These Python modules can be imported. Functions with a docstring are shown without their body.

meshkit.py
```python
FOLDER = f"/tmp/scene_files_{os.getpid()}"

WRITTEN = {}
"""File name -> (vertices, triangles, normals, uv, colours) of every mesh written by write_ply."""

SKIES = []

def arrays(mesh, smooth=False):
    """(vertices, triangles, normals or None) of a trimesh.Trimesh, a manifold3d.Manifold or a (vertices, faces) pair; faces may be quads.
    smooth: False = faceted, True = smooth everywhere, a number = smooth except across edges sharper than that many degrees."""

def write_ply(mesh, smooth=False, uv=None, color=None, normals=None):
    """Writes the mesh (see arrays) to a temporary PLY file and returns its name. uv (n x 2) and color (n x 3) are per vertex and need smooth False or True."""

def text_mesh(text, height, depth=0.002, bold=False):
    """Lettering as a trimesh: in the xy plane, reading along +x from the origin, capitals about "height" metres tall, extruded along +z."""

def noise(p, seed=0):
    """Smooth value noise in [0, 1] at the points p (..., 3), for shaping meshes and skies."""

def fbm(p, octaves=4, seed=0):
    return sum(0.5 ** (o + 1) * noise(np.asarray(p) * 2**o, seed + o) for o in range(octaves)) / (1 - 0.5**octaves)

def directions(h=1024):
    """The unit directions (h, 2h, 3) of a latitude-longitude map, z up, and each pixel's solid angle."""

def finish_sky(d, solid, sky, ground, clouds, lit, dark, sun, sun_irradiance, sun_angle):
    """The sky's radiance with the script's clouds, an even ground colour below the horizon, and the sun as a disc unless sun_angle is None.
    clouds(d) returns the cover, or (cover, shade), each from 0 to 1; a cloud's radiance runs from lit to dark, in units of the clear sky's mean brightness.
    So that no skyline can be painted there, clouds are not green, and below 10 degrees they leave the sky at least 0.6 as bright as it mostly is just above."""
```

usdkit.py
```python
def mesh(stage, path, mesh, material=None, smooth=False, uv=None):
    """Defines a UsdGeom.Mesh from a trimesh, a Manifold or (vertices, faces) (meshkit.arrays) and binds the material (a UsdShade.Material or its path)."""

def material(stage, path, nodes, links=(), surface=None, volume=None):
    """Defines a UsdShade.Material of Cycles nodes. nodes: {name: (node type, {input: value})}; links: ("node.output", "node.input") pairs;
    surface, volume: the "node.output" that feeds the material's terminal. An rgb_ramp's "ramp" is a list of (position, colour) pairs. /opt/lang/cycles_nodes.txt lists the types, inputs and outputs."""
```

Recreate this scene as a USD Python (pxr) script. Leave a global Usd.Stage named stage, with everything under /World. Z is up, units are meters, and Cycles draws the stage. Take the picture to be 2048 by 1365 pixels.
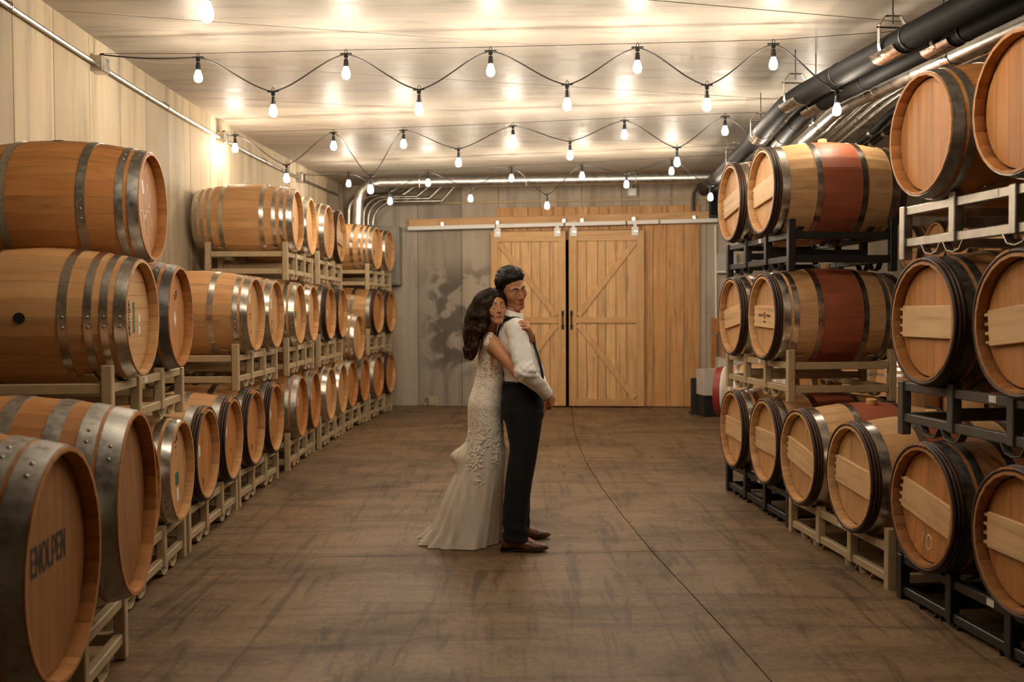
import math, zlib
from collections import Counter
import numpy as np
import trimesh
import manifold3d as m3
import shapely.geometry as sg
import shapely.ops as so
import meshkit, usdkit
from pxr import Usd, UsdGeom, UsdLux, Gf, Sdf

stage = Usd.Stage.CreateInMemory()
UsdGeom.SetStageUpAxis(stage, 'Z')
UsdGeom.SetStageMetersPerUnit(stage, 1.0)
UsdGeom.Xform.Define(stage, '/World')
PI = math.pi

# ------------------------------------------------------------------ camera, light and exposure
EXPOSURE = 1.8
BULB_STRENGTH = 95.0            # the string bulbs are the only lamps of the room
BULB_COLOR = (1.0, 0.86, 0.68)
CAM_H, PITCH, ROLL = 1.5, math.degrees(0.03038674), math.degrees(0.004)
cam = UsdGeom.Camera.Define(stage, '/World/camera')
cam.AddTranslateOp().Set(Gf.Vec3d(0, 0, CAM_H))
cam.AddRotateXOp().Set(90 - PITCH)
cam.AddRotateZOp().Set(-ROLL)
cam.CreateHorizontalApertureAttr(36.0)
cam.CreateVerticalApertureAttr(24.0)
cam.CreateFocalLengthAttr(35.0)
cam.CreateFStopAttr(2.4)
cam.CreateFocusDistanceAttr(6.25)
cam.CreateExposureAttr(EXPOSURE)
dome = UsdLux.DomeLight.Define(stage, '/World/sky')     # night outside; nothing of it comes in
dome.CreateIntensityAttr(0.0)
dome.CreateColorAttr(Gf.Vec3f(0.02, 0.02, 0.03))

# ------------------------------------------------------------------ helpers
used = Counter()


def path_for(parent, name):
    base = f'{parent}/{name}'
    n = used[base]
    used[base] += 1
    return base if n == 0 else f'{base}_{n:03d}'


def P(x):
    return str(x.GetPath()) if hasattr(x, 'GetPath') else str(x)


def obj(name, mesh, mat, parent='/World', smooth=False, label=None):
    """one Mesh prim"""
    m = usdkit.mesh(stage, path_for(P(parent), name), mesh, mat, smooth).GetPrim()
    if label:
        m.SetCustomDataByKey('label', label)
    return m


def tag(p, label, cat, group=None, kind=None):
    p.SetCustomDataByKey('label', label)
    p.SetCustomDataByKey('category', cat)
    if group:
        p.SetCustomDataByKey('group', group)
    if kind:
        p.SetCustomDataByKey('kind', kind)
    return p


def xf(name, loc=(0, 0, 0), rz=0.0, rx=0.0, parent='/World', ry=0.0):
    x = UsdGeom.Xform.Define(stage, path_for(P(parent), name))
    x.AddTranslateOp().Set(Gf.Vec3d(*map(float, loc)))
    x.AddRotateZOp().Set(float(rz))
    if ry:
        x.AddRotateYOp().Set(float(ry))
    if rx:
        x.AddRotateXOp().Set(float(rx))
    return x.GetPrim()


def thing(name, label, cat, loc=(0, 0, 0), rz=0.0, group=None, rx=0.0, ry=0.0):
    return tag(xf(name, loc, rz, rx, ry=ry), label, cat, group)


def copy_of(src, name, loc, rz, label, group=None, rx=0.0, inst=True, ry=0.0):
    r = xf(name, loc, rz, rx, ry=ry)
    r.GetReferences().AddInternalReference(src.GetPath())
    tag(r, label, src.GetCustomDataByKey('category'), group or src.GetCustomDataByKey('group'))
    if inst:
        r.SetInstanceable(True)
    return r


class MB:
    """collects shapes of one part"""

    def __init__(s):
        s.v, s.f, s.n = [], [], 0

    def add(s, v, f):
        v = np.asarray(v, float)
        f = np.asarray(f, int)
        if f.shape[1] == 4:
            f = np.vstack([f[:, [0, 1, 2]], f[:, [0, 2, 3]]])
        s.v.append(v)
        s.f.append(f + s.n)
        s.n += len(v)
        return s

    def mesh(s, t):
        return s.add(np.array(t.vertices), np.array(t.faces))

    def get(s):
        return np.vstack(s.v), np.vstack(s.f)


def tf(m, loc=(0, 0, 0), rz=0.0, rx=0.0, ry=0.0):
    v, f = m
    cz, sz = math.cos(math.radians(rz)), math.sin(math.radians(rz))
    cx, sx = math.cos(math.radians(rx)), math.sin(math.radians(rx))
    cy, sy = math.cos(math.radians(ry)), math.sin(math.radians(ry))
    X = np.array([[1, 0, 0], [0, cx, -sx], [0, sx, cx]])
    Y = np.array([[cy, 0, sy], [0, 1, 0], [-sy, 0, cy]])
    Z = np.array([[cz, -sz, 0], [sz, cz, 0], [0, 0, 1]])
    return np.asarray(v) @ (Z @ Y @ X).T + np.asarray(loc, float), f


_cb = {}


def cbox(sx, sy, sz, c=0.004, center=(0, 0, 0)):
    """box with chamfered edges, 44 triangles"""
    key = (round(sx, 5), round(sy, 5), round(sz, 5), round(c, 5))
    if key not in _cb:
        h = np.array([sx, sy, sz]) / 2
        c = min(c, h.min() * 0.45)
        pts = []
        for a in range(3):
            for i in np.ndindex(2, 2, 2):
                s = np.array(i) * 2 - 1
                q = h - c
                q[a] = h[a]
                pts.append(s * q)
        hull = trimesh.convex.convex_hull(np.array(pts))
        _cb[key] = np.array(hull.vertices), np.array(hull.faces)
    v, f = _cb[key]
    return v + np.asarray(center, float), f


def beam(a, b, w, h, c=0.003, up=(0, 0, 1)):
    """chamfered bar from a to b, w wide, h high"""
    a, b = np.asarray(a, float), np.asarray(b, float)
    d = b - a
    L = np.linalg.norm(d)
    d = d / L
    up = np.asarray(up, float)
    if abs(d @ up) > 0.99:
        up = np.array([0, 1.0, 0])
    s = np.cross(up, d)
    s /= np.linalg.norm(s)
    u = np.cross(d, s)
    v, f = cbox(L, w, h, c)
    return v @ np.stack([d, s, u]) + (a + b) / 2, f


def tube(pts, r, n=10, caps=True, closed=False):
    """round tube along a polyline; r a number or one per point"""
    p = np.asarray(pts, float)
    m = len(p)
    r = np.full(m, r, float) if np.ndim(r) == 0 else np.asarray(r, float)
    t = np.gradient(p, axis=0) if not closed else np.roll(p, -1, 0) - np.roll(p, 1, 0)
    t /= np.maximum(np.linalg.norm(t, axis=1, keepdims=True), 1e-12)
    a = np.array([0, 0, 1.0]) if abs(t[0][2]) < 0.9 else np.array([1.0, 0, 0])
    u = np.cross(t[0], a)
    U = []
    for k in range(m):
        u = u - t[k] * (u @ t[k])
        u /= np.linalg.norm(u)
        U.append(u.copy())
    U = np.array(U)
    V = np.cross(t, U)
    ang = np.arange(n) * 2 * PI / n
    v = (p[:, None] + r[:, None, None] * (np.cos(ang)[None, :, None] * U[:, None] + np.sin(ang)[None, :, None] * V[:, None])).reshape(-1, 3)
    f = []
    for k in range(m if closed else m - 1):
        for j in range(n):
            a0, a1 = k * n + j, k * n + (j + 1) % n
            k2 = (k + 1) % m
            f.append([a0, a1, k2 * n + (j + 1) % n, k2 * n + j])
    f = np.array(f)
    f = np.vstack([f[:, [0, 1, 2]], f[:, [0, 2, 3]]])
    if caps and not closed:
        c0, c1 = len(v), len(v) + 1
        v = np.vstack([v, p[0], p[-1]])
        e = [[c0, (j + 1) % n, j] for j in range(n)] + [[c1, (m - 1) * n + j, (m - 1) * n + (j + 1) % n] for j in range(n)]
        f = np.vstack([f, e])
    return v, f[:, ::-1]


def rev(profile, n=24, axis='z', closed_profile=False):
    """lathe of (r, h) pairs"""
    pr = np.asarray(profile, float)
    m = len(pr)
    ang = np.arange(n) * 2 * PI / n
    v = np.stack([pr[:, None, 0] * np.cos(ang), pr[:, None, 0] * np.sin(ang), np.repeat(pr[:, None, 1], n, 1)], -1).reshape(-1, 3)
    f = []
    for k in range(m if closed_profile else m - 1):
        for j in range(n):
            k2 = (k + 1) % m
            f.append([k * n + j, k * n + (j + 1) % n, k2 * n + (j + 1) % n, k2 * n + j])
    f = np.array(f)
    f = np.vstack([f[:, [0, 1, 2]], f[:, [0, 2, 3]]])
    if axis == 'x':
        v = v[:, [2, 0, 1]]
    elif axis == 'y':
        v = v[:, [1, 2, 0]]
    return v, f


def prism(poly, depth):
    t = trimesh.creation.extrude_polygon(poly, depth, engine='earcut')
    return np.array(t.vertices), np.array(t.faces)


def spline(pts, n):
    from scipy.interpolate import CubicSpline
    p = np.asarray(pts, float)
    s = np.r_[0, np.cumsum(np.linalg.norm(np.diff(p, axis=0), axis=1))]
    return CubicSpline(s, p)(np.linspace(0, s[-1], n))


def rnd(*k):
    """a stable random number in [0, 1) for a key"""
    return (zlib.crc32(repr(k).encode()) & 0xffffff) / 0x1000000


# ------------------------------------------------------------------ materials
LK = '/World/Looks'
UsdGeom.Scope.Define(stage, LK)
_mats = {}


def mk(name, nodes, links, surface='p.BSDF'):
    _mats[name] = usdkit.material(stage, f'{LK}/{name}', nodes, links, surface=surface)
    return _mats[name]


def plain(name, col, rough=0.5, metal=0.0, spec=0.5, **kw):
    return mk(name, {'p': ('principled_bsdf', dict(base_color=col, roughness=rough, metallic=metal, specular_ior_level=spec, **kw))}, [])


def sc(c, k):
    return tuple(min(1.0, x * k) for x in c)


def wood(name, base, axis='x', rough=0.55, contrast=0.35, space='object', knots=False, scale=1.0, bump=0.12, extra=None, hue=None):
    """grain running along the axis; tone varies from piece to piece (object_info.random)"""
    s = {'x': (1.3, 26, 26), 'y': (26, 1.3, 26), 'z': (26, 26, 1.3)}[axis]
    s = tuple(k * scale for k in s)
    dark = sc(base, 1 - contrast)
    lite = sc(base, 1 + contrast * 0.45)
    warm = hue or (base[0] * 0.86, base[1] * 0.66, base[2] * 0.5)
    N = {
        't': ('texture_coordinate', {}),
        'oi': ('object_info', {}),
        'off': ('combine_xyz', {}),
        'k1': ('math', dict(math_type='multiply', value2=17.3)),
        'add': ('mix', dict(mix_type='add', fac=1.0)),
        'm': ('mapping', dict(scale=s)),
        'n': ('noise_texture', dict(scale=1.0, detail=5.0, roughness=0.62, distortion=0.35)),
        'r': ('rgb_ramp', dict(ramp=[(0.28, dark), (0.48, base), (0.72, lite)])),
        'n2': ('noise_texture', dict(scale=3.2, detail=3.0, roughness=0.6)),
        'r2': ('rgb_ramp', dict(ramp=[(0.40, (0, 0, 0)), (0.72, (1, 1, 1))])),
        'mx': ('mix', dict(mix_type='mix', color2=warm)),
        'f2': ('math', dict(math_type='multiply', value2=0.55)),
        'tone': ('map_range', dict(from_min=0.0, from_max=1.0, to_min=0.89, to_max=1.08)),
        'hs': ('hsv', dict(hue=0.5, saturation=1.0, fac=1.0)),
        'b': ('bump', dict(strength=bump, distance=0.004)),
        'p': ('principled_bsdf', dict(roughness=rough, specular_ior_level=0.35)),
    }
    src = 't.object' if space == 'object' else 'g.position'
    if space != 'object':
        N['g'] = ('geometry', {})
        N.pop('t')
    L = [('oi.random', 'k1.value1'), ('k1.value', 'off.x'), ('k1.value', 'off.y'), ('k1.value', 'off.z'), (src, 'add.color1'), ('off.vector', 'add.color2'),
         ('add.color', 'm.vector'), ('m.vector', 'n.vector'), ('n.fac', 'r.fac'), ('add.color', 'n2.vector'), ('n2.fac', 'r2.fac'), ('r2.color', 'f2.value1'), ('f2.value', 'mx.fac'),
         ('r.color', 'mx.color1'), ('oi.random', 'tone.value'), ('tone.result', 'hs.value'), ('n.fac', 'b.height'), ('b.normal', 'p.normal')]
    last = 'mx.color'
    if knots:
        N['vm'] = ('mapping', dict(scale={'x': (0.9, 5, 5), 'y': (5, .9, 5), 'z': (5, 5, 0.9)}[axis]))
        N['vn'] = ('noise_texture', dict(scale=1.5, detail=3.0, roughness=0.65, distortion=0.8))
        N['vr'] = ('rgb_ramp', dict(ramp=[(0.60, (0, 0, 0)), (0.70, (1, 1, 1))]))
        N['vf'] = ('math', dict(math_type='multiply', value2=0.6))
        N['vx'] = ('mix', dict(mix_type='mix', color2=sc(base, 0.36)))
        L += [('add.color', 'vm.vector'), ('vm.vector', 'vn.vector'), ('vn.fac', 'vr.fac'), ('vr.color', 'vf.value1'), ('vf.value', 'vx.fac'), (last, 'vx.color1')]
        last = 'vx.color'
    if extra:                    # a stain round the middle of the barrel, by the barrel's own x
        c2, x0, x1 = extra
        N['sx'] = ('separate_xyz', {})
        N['wob'] = ('noise_texture', dict(scale=9.0, detail=3.0))
        N['wm'] = ('math', dict(math_type='multiply_add', value2=0.03, value3=-0.015))
        N['xa'] = ('math', dict(math_type='add'))
        N['ga'] = ('math', dict(math_type='greater_than', value2=x0))
        N['la'] = ('math', dict(math_type='less_than', value2=x1))
        N['ml'] = ('math', dict(math_type='multiply'))
        N['ml2'] = ('math', dict(math_type='multiply', value2=0.93))
        N['red'] = ('rgb_ramp', dict(ramp=[(0.25, sc(c2, 0.6)), (0.5, c2), (0.75, sc(c2, 1.25))]))
        N['ex'] = ('mix', dict(mix_type='mix'))
        L += [(src, 'sx.vector'), (src, 'wob.vector'), ('wob.fac', 'wm.value1'), ('sx.x', 'xa.value1'), ('wm.value', 'xa.value2'), ('xa.value', 'ga.value1'), ('xa.value', 'la.value1'),
              ('ga.value', 'ml.value1'), ('la.value', 'ml.value2'), ('ml.value', 'ml2.value1'), ('ml2.value', 'ex.fac'), ('n2.fac', 'red.fac'), (last, 'ex.color1'), ('red.color', 'ex.color2')]
        last = 'ex.color'
    L += [(last, 'hs.color'), ('hs.color', 'p.base_color')]
    return mk(name, N, L)


def metal(name, col, rough, spots=0.0, scale=18.0, metallic=1.0):
    return mk(name, {
        't': ('texture_coordinate', {}),
        'n': ('noise_texture', dict(scale=scale, detail=4.0, roughness=0.65)),
        'r': ('rgb_ramp', dict(ramp=[(0.3, sc(col, 1 - spots)), (0.6, col), (0.8, sc(col, 1 + spots * 0.4))])),
        'rr': ('map_range', dict(from_min=0.3, from_max=0.7, to_min=rough * 0.8, to_max=min(1, rough * 1.25))),
        'p': ('principled_bsdf', dict(metallic=metallic)),
    }, [('t.object', 'n.vector'), ('n.fac', 'r.fac'), ('n.fac', 'rr.value'), ('r.color', 'p.base_color'), ('rr.result', 'p.roughness')])


def paint(name, col, rough=0.5, wear=0.25):
    return mk(name, {
        't': ('geometry', {}),
        'n': ('noise_texture', dict(scale=14.0, detail=5.0, roughness=0.7)),
        'r': ('rgb_ramp', dict(ramp=[(0.3, sc(col, 1 - wear)), (0.55, col), (0.85, sc(col, 1.1))])),
        'b': ('bump', dict(strength=0.08, distance=0.003)),
        'p': ('principled_bsdf', dict(roughness=rough)),
    }, [('t.position', 'n.vector'), ('n.fac', 'r.fac'), ('r.color', 'p.base_color'), ('n.fac', 'b.height'), ('b.normal', 'p.normal')])


OAK_NEW = (0.50, 0.280, 0.120)
OAK_PALE = (0.54, 0.325, 0.150)
OAK_ORG = (0.43, 0.190, 0.058)
OAK_DRK = (0.33, 0.150, 0.050)
OAK_RED = (0.29, 0.068, 0.032)
wood('oak_new', OAK_NEW)
wood('oak_pale', OAK_PALE)
wood('oak_orange', OAK_ORG, knots=True)
wood('oak_dark', OAK_DRK, knots=True)
wood('oak_red_stained', OAK_PALE, extra=(OAK_RED, -0.155, 0.155))
wood('oak_head_new', OAK_NEW, axis='z')
wood('oak_head_pale', OAK_PALE, axis='z')
wood('oak_head_orange', OAK_ORG, axis='z')
wood('oak_head_dark', sc(OAK_DRK, 0.8), axis='z')
wood('crossbar_pine', (0.56, 0.37, 0.19), axis='y', contrast=0.45)
wood('willow_dark', (0.042, 0.020, 0.013), axis='y', rough=0.5, contrast=0.5, bump=0.2)
wood('willow_binding', (0.42, 0.18, 0.055), axis='y', rough=0.5)
metal('hoop_shiny', (0.58, 0.55, 0.50), 0.25, 0.07)
metal('hoop_grey', (0.40, 0.385, 0.35), 0.40, 0.32, 26.0)
metal('hoop_dark', (0.17, 0.16, 0.145), 0.45, 0.4, 22.0)
metal('rivet_metal', (0.34, 0.31, 0.27), 0.35, 0.3)
paint('rack_beige', (0.42, 0.315, 0.185), 0.5, 0.15)
paint('rack_black', (0.016, 0.015, 0.015), 0.4)
paint('rack_grey', (0.085, 0.075, 0.062), 0.45)
metal('rack_steel', (0.42, 0.38, 0.33), 0.42, 0.35, 9.0)
plain('label_white', (0.62, 0.58, 0.52), 0.6)
plain('label_green', (0.005, 0.12, 0.085), 0.5)
plain('ink', (0.02, 0.014, 0.010), 0.7)
plain('chalk', (0.70, 0.60, 0.46), 0.9)
plain('brand_brown', (0.17, 0.065, 0.02), 0.7)
plain('bung_wood', (0.55, 0.30, 0.11), 0.6)
plain('hole_black', (0.006, 0.004, 0.003), 0.9)
plain('black_plastic', (0.012, 0.012, 0.012), 0.45)
plain('cord_black', (0.012, 0.012, 0.011), 0.5)
plain('wire_grey', (0.10, 0.09, 0.08), 0.4, 0.8)
plain('insulation_black', (0.0075, 0.007, 0.0065), 0.65, spec=0.14)
metal('galv_pipe', (0.62, 0.61, 0.58), 0.36, 0.15, 12.0)
metal('conduit_steel', (0.52, 0.49, 0.44), 0.33, 0.25, 12.0)
metal('zinc_bright', (0.66, 0.62, 0.57), 0.24, 0.1)
mk('bulb_glow', {'e': ('emission', dict(color=BULB_COLOR, strength=BULB_STRENGTH))}, [], 'e.emission')

# ------------------------------------------------------------------ concrete
def concrete(name, base, streak=(5, 5, 0.45), rough=0.8, contrast=0.3, stain=None, spec=0.3, tone=(0.88, 1.1), warm=(0.9, 0.72, 0.5), pits=True):
    N = {
        'g': ('geometry', {}), 'oi': ('object_info', {}),
        'm': ('mapping', dict(scale=streak)),
        'n': ('noise_texture', dict(scale=1.0, detail=6.0, roughness=0.65, distortion=0.25)),
        'r': ('rgb_ramp', dict(ramp=[(0.27, sc(base, 1 - contrast)), (0.5, base), (0.75, sc(base, 1 + contrast * 0.4))])),
        'n2': ('noise_texture', dict(scale=0.9, detail=5.0, roughness=0.65)),
        'r2': ('rgb_ramp', dict(ramp=[(0.42, (0, 0, 0)), (0.68, (1, 1, 1))])),
        'f2': ('math', dict(math_type='multiply', value2=0.5)),
        'mx': ('mix', dict(mix_type='multiply', color2=warm)),
        'tone': ('map_range', dict(from_min=0.0, from_max=1.0, to_min=tone[0], to_max=tone[1])),
        'hs': ('hsv', dict(hue=0.5, saturation=1.0, fac=1.0)),
        'n3': ('noise_texture', dict(scale=42.0, detail=3.0, roughness=0.7)),
        'hm': ('mix', dict(mix_type='mix', fac=0.35)),
        'b': ('bump', dict(strength=0.25, distance=0.006)),
        'rr': ('map_range', dict(from_min=0.3, from_max=0.7, to_min=rough * 0.85, to_max=min(1.0, rough * 1.15))),
        'p': ('principled_bsdf', dict(specular_ior_level=spec)),
    }
    L = [('g.position', 'm.vector'), ('m.vector', 'n.vector'), ('n.fac', 'r.fac'), ('g.position', 'n2.vector'), ('n2.fac', 'r2.fac'), ('r2.color', 'f2.value1'), ('f2.value', 'mx.fac'),
         ('r.color', 'mx.color1'), ('oi.random', 'tone.value'), ('tone.result', 'hs.value'), ('g.position', 'n3.vector'), ('n.fac', 'hm.color1'), ('n3.fac', 'hm.color2'), ('hm.color', 'b.height'),
         ('b.normal', 'p.normal'), ('n.fac', 'rr.value'), ('rr.result', 'p.roughness')]
    last = 'mx.color'
    if stain:
        col, lo, hi, scl, thr = stain        # dark damp blotches inside a soft box
        N['sn'] = ('noise_texture', dict(scale=scl, detail=4.0, roughness=0.6, distortion=0.5))
        N['sr'] = ('rgb_ramp', dict(ramp=[(thr, (0, 0, 0)), (thr + 0.07, (1, 1, 1))]))
        N['sx'] = ('separate_xyz', {})
        L += [('g.position', 'sn.vector'), ('sn.fac', 'sr.fac'), ('g.position', 'sx.vector')]
        prev = 'sr.color'
        for ax, a, b in (('x', lo[0], hi[0]), ('z', lo[1], hi[1])):
            for tagk, f0, f1 in (('a', a - 0.25, a + 0.25), ('b', b + 0.25, b - 0.25)):
                k = ax + tagk
                N['r' + k] = ('map_range', dict(from_min=f0, from_max=f1, to_min=0.0, to_max=1.0, clamp=True, range_type='smoothstep'))
                N['q' + k] = ('math', dict(math_type='multiply'))
                L += [(f'sx.{ax}', f'r{k}.value'), (prev, f'q{k}.value1'), (f'r{k}.result', f'q{k}.value2')]
                prev = f'q{k}.value'
        N['sf'] = ('math', dict(math_type='multiply', value2=0.80))
        N['sm'] = ('mix', dict(mix_type='mix', color2=col))
        L += [(prev, 'sf.value1'), ('sf.value', 'sm.fac'), (last, 'sm.color1')]
        last = 'sm.color'
    L += [(last, 'hs.color'), ('hs.color', 'p.base_color')]
    return mk(name, N, L)


def floor_mat(name, base):
    N = {
        'g': ('geometry', {}),
        # broad worn patches
        'n1': ('noise_texture', dict(scale=0.8, detail=6.0, roughness=0.66, distortion=0.9)),
        'r1': ('rgb_ramp', dict(ramp=[(0.30, sc(base, 0.55)), (0.5, base), (0.70, sc(base, 1.28))])),
        # trowel and tyre streaks, two directions
        'm2': ('mapping', dict(scale=(8.5, 0.85, 1), rotation=(0, 0, 0.55))),
        'n2': ('noise_texture', dict(scale=1.0, detail=5.0, roughness=0.7, distortion=1.3)),
        'r2': ('rgb_ramp', dict(ramp=[(0.35, (0.36, 0.33, 0.31)), (0.48, (1, 1, 1))])),
        'm3': ('mapping', dict(scale=(0.7, 5.5, 1), rotation=(0, 0, 0.12))),
        'n3': ('noise_texture', dict(scale=1.0, detail=6.0, roughness=0.7, distortion=0.8)),
        'r3': ('rgb_ramp', dict(ramp=[(0.36, (0.58, 0.54, 0.50)), (0.52, (1, 1, 1)), (0.72, (1.12, 1.1, 1.06))])),
        'a': ('mix', dict(mix_type='multiply', fac=0.75)),
        'c': ('mix', dict(mix_type='multiply', fac=0.85)),
        'n4': ('noise_texture', dict(scale=26.0, detail=6.0, roughness=0.75)),
        'r4': ('rgb_ramp', dict(ramp=[(0.32, (0.62, 0.60, 0.58)), (0.5, (1, 1, 1)), (0.68, (1.22, 1.2, 1.17))])),
        'e': ('mix', dict(mix_type='multiply', fac=0.9)),
        'b': ('bump', dict(strength=0.10, distance=0.003)),
        'rr': ('map_range', dict(from_min=0.3, from_max=0.7, to_min=0.62, to_max=0.42)),
        'p': ('principled_bsdf', dict(specular_ior_level=0.25)),
    }
    L = [('g.position', 'n1.vector'), ('n1.fac', 'r1.fac'), ('g.position', 'm2.vector'), ('m2.vector', 'n2.vector'), ('n2.fac', 'r2.fac'), ('g.position', 'm3.vector'), ('m3.vector', 'n3.vector'),
         ('n3.fac', 'r3.fac'), ('r1.color', 'a.color1'), ('r2.color', 'a.color2'), ('a.color', 'c.color1'), ('r3.color', 'c.color2'), ('c.color', 'e.color1'), ('n4.fac', 'r4.fac'), ('r4.color', 'e.color2'), ('e.color', 'p.base_color'), ('g.position', 'n4.vector'),
         ('n4.fac', 'b.height'), ('b.normal', 'p.normal'), ('n1.fac', 'rr.value'), ('rr.result', 'p.roughness')]
    return mk(name, N, L)


concrete('wall_concrete', (0.46, 0.385, 0.275), (6, 6, 0.5), 0.75, 0.42, tone=(0.76, 1.12))
concrete('back_concrete', (0.41, 0.35, 0.285), (4.5, 4.5, 0.4), 0.8, 0.50, stain=((0.105, 0.085, 0.065), (-1.35, 0.55), (-0.15, 2.15), 2.5, 0.465), tone=(0.72, 1.10))
concrete('ceiling_concrete', (0.44, 0.395, 0.335), (1.1, 9.0, 1.0), 0.50, 0.40, tone=(0.90, 1.05), spec=0.25, warm=(0.92, 0.82, 0.68))
concrete('joint_concrete', (0.07, 0.058, 0.045), (3, 3, 3), 0.9, 0.3)
floor_mat('floor_concrete', (0.182, 0.116, 0.064))

CEIL = 3.5


def wall_x(y):
    """the long wall bends gently to the right"""
    return -3.06 + (y - 9.0) ** 2 / 120.0


BW0 = np.array([-1.911, 15.850])
BWU = np.array([math.cos(math.radians(-6.26)), math.sin(math.radians(-6.26))])
BWN = np.array([BWU[1], -BWU[0]])          # towards the camera


def bw(s, z, off=0.0):
    q = BW0 + BWU * s + BWN * off
    return np.array([q[0], q[1], z])


def bwbox(s0, s1, z0, z1, o0, o1, c=0.004):
    """chamfered box on the end wall: along the wall s0..s1, height z0..z1, proud of it o0..o1"""
    q = BW0 + BWU * (s0 + s1) / 2 + BWN * (o0 + o1) / 2
    return tf(cbox(s1 - s0, o1 - o0, z1 - z0, c), (q[0], q[1], (z0 + z1) / 2), rz=-6.26)


# outline of the room in plan
ys = np.arange(-3.0, 16.01, 0.5)
S_LEFT = -0.835                            # where the long wall meets the end wall
left_line = [(wall_x(y), y) for y in ys if y < 15.9]
cornL = tuple(bw(S_LEFT, 0)[:2])
S_RIGHT = 11.2
cornR = tuple(bw(S_RIGHT, 0)[:2])
room = sg.Polygon([(9.22, -3.0)] + [cornR, cornL] + left_line[::-1])


def struct(name, label=None):
    x = xf(name)
    x.SetCustomDataByKey('kind', 'structure')
    if label:
        x.SetCustomDataByKey('label', label)
    return x


# floor: slabs parted by saw cuts
floor = struct('floor', 'brown stained concrete floor with saw-cut joints')
saw1 = sg.LineString([(1.2, -3.2), (1.12, 2.8), (1.022, 4.256), (0.957, 5.051), (0.866, 6.129), (0.80, 7.3), (0.755, 8.4), (0.73, 9.6), (0.735, 10.8), (0.765, 12.2), (0.81, 13.2), (0.87, 14.4), (0.95, 15.9)]).buffer(0.0035, cap_style='flat')
saw2 = sg.LineString([(-4, 5.92), (0, 6.095), (9.5, 6.66)]).buffer(0.003, cap_style='flat')
saw3 = sg.LineString([(-4, 11.6), (0, 11.75), (9.5, 12.3)]).buffer(0.003, cap_style='flat')
floor_out = room.buffer(0.12)
for g in floor_out.difference(so.unary_union([saw1, saw2, saw3])).geoms:
    v, f = prism(g, 0.03)
    obj('slab', (v - [0, 0, 0.03], f), _mats['floor_concrete'], floor)
v, f = prism(floor_out.buffer(0.1), 0.1)
obj('bed', (v - [0, 0, 0.14], f), _mats['joint_concrete'], floor)

# ceiling: board-marked pours
ceiling = struct('ceiling', 'board-marked concrete ceiling with slanting pour joints')
du = np.array([1, 0.28]) / math.hypot(1, 0.28)
edges = [-4.2, -2.9, -1.6, -0.3, 1.0, 2.3, 3.6, 4.92, 6.23, 7.5, 8.82, 10.15, 11.45, 12.75, 14.0, 15.3, 16.6, 18.0]
for a, b in zip(edges[:-1], edges[1:]):
    strip = sg.Polygon([(-8, a - 2.24), (12, a + 3.36), (12, b + 3.36), (-8, b - 2.24)]).buffer(-0.0075)
    g = strip.intersection(room.buffer(0.12))
    if g.is_empty or g.area < 0.02:
        continue
    for q in getattr(g, 'geoms', [g]):
        v, f = prism(q, 0.03)
        obj('panel', (v + [0, 0, CEIL + 0.0015 * rnd('c', a)], f), _mats['ceiling_concrete'], ceiling)
v, f = prism(room.buffer(0.25), 0.12)
obj('backing', (v + [0, 0, CEIL + 0.022], f), _mats['joint_concrete'], ceiling)

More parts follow.
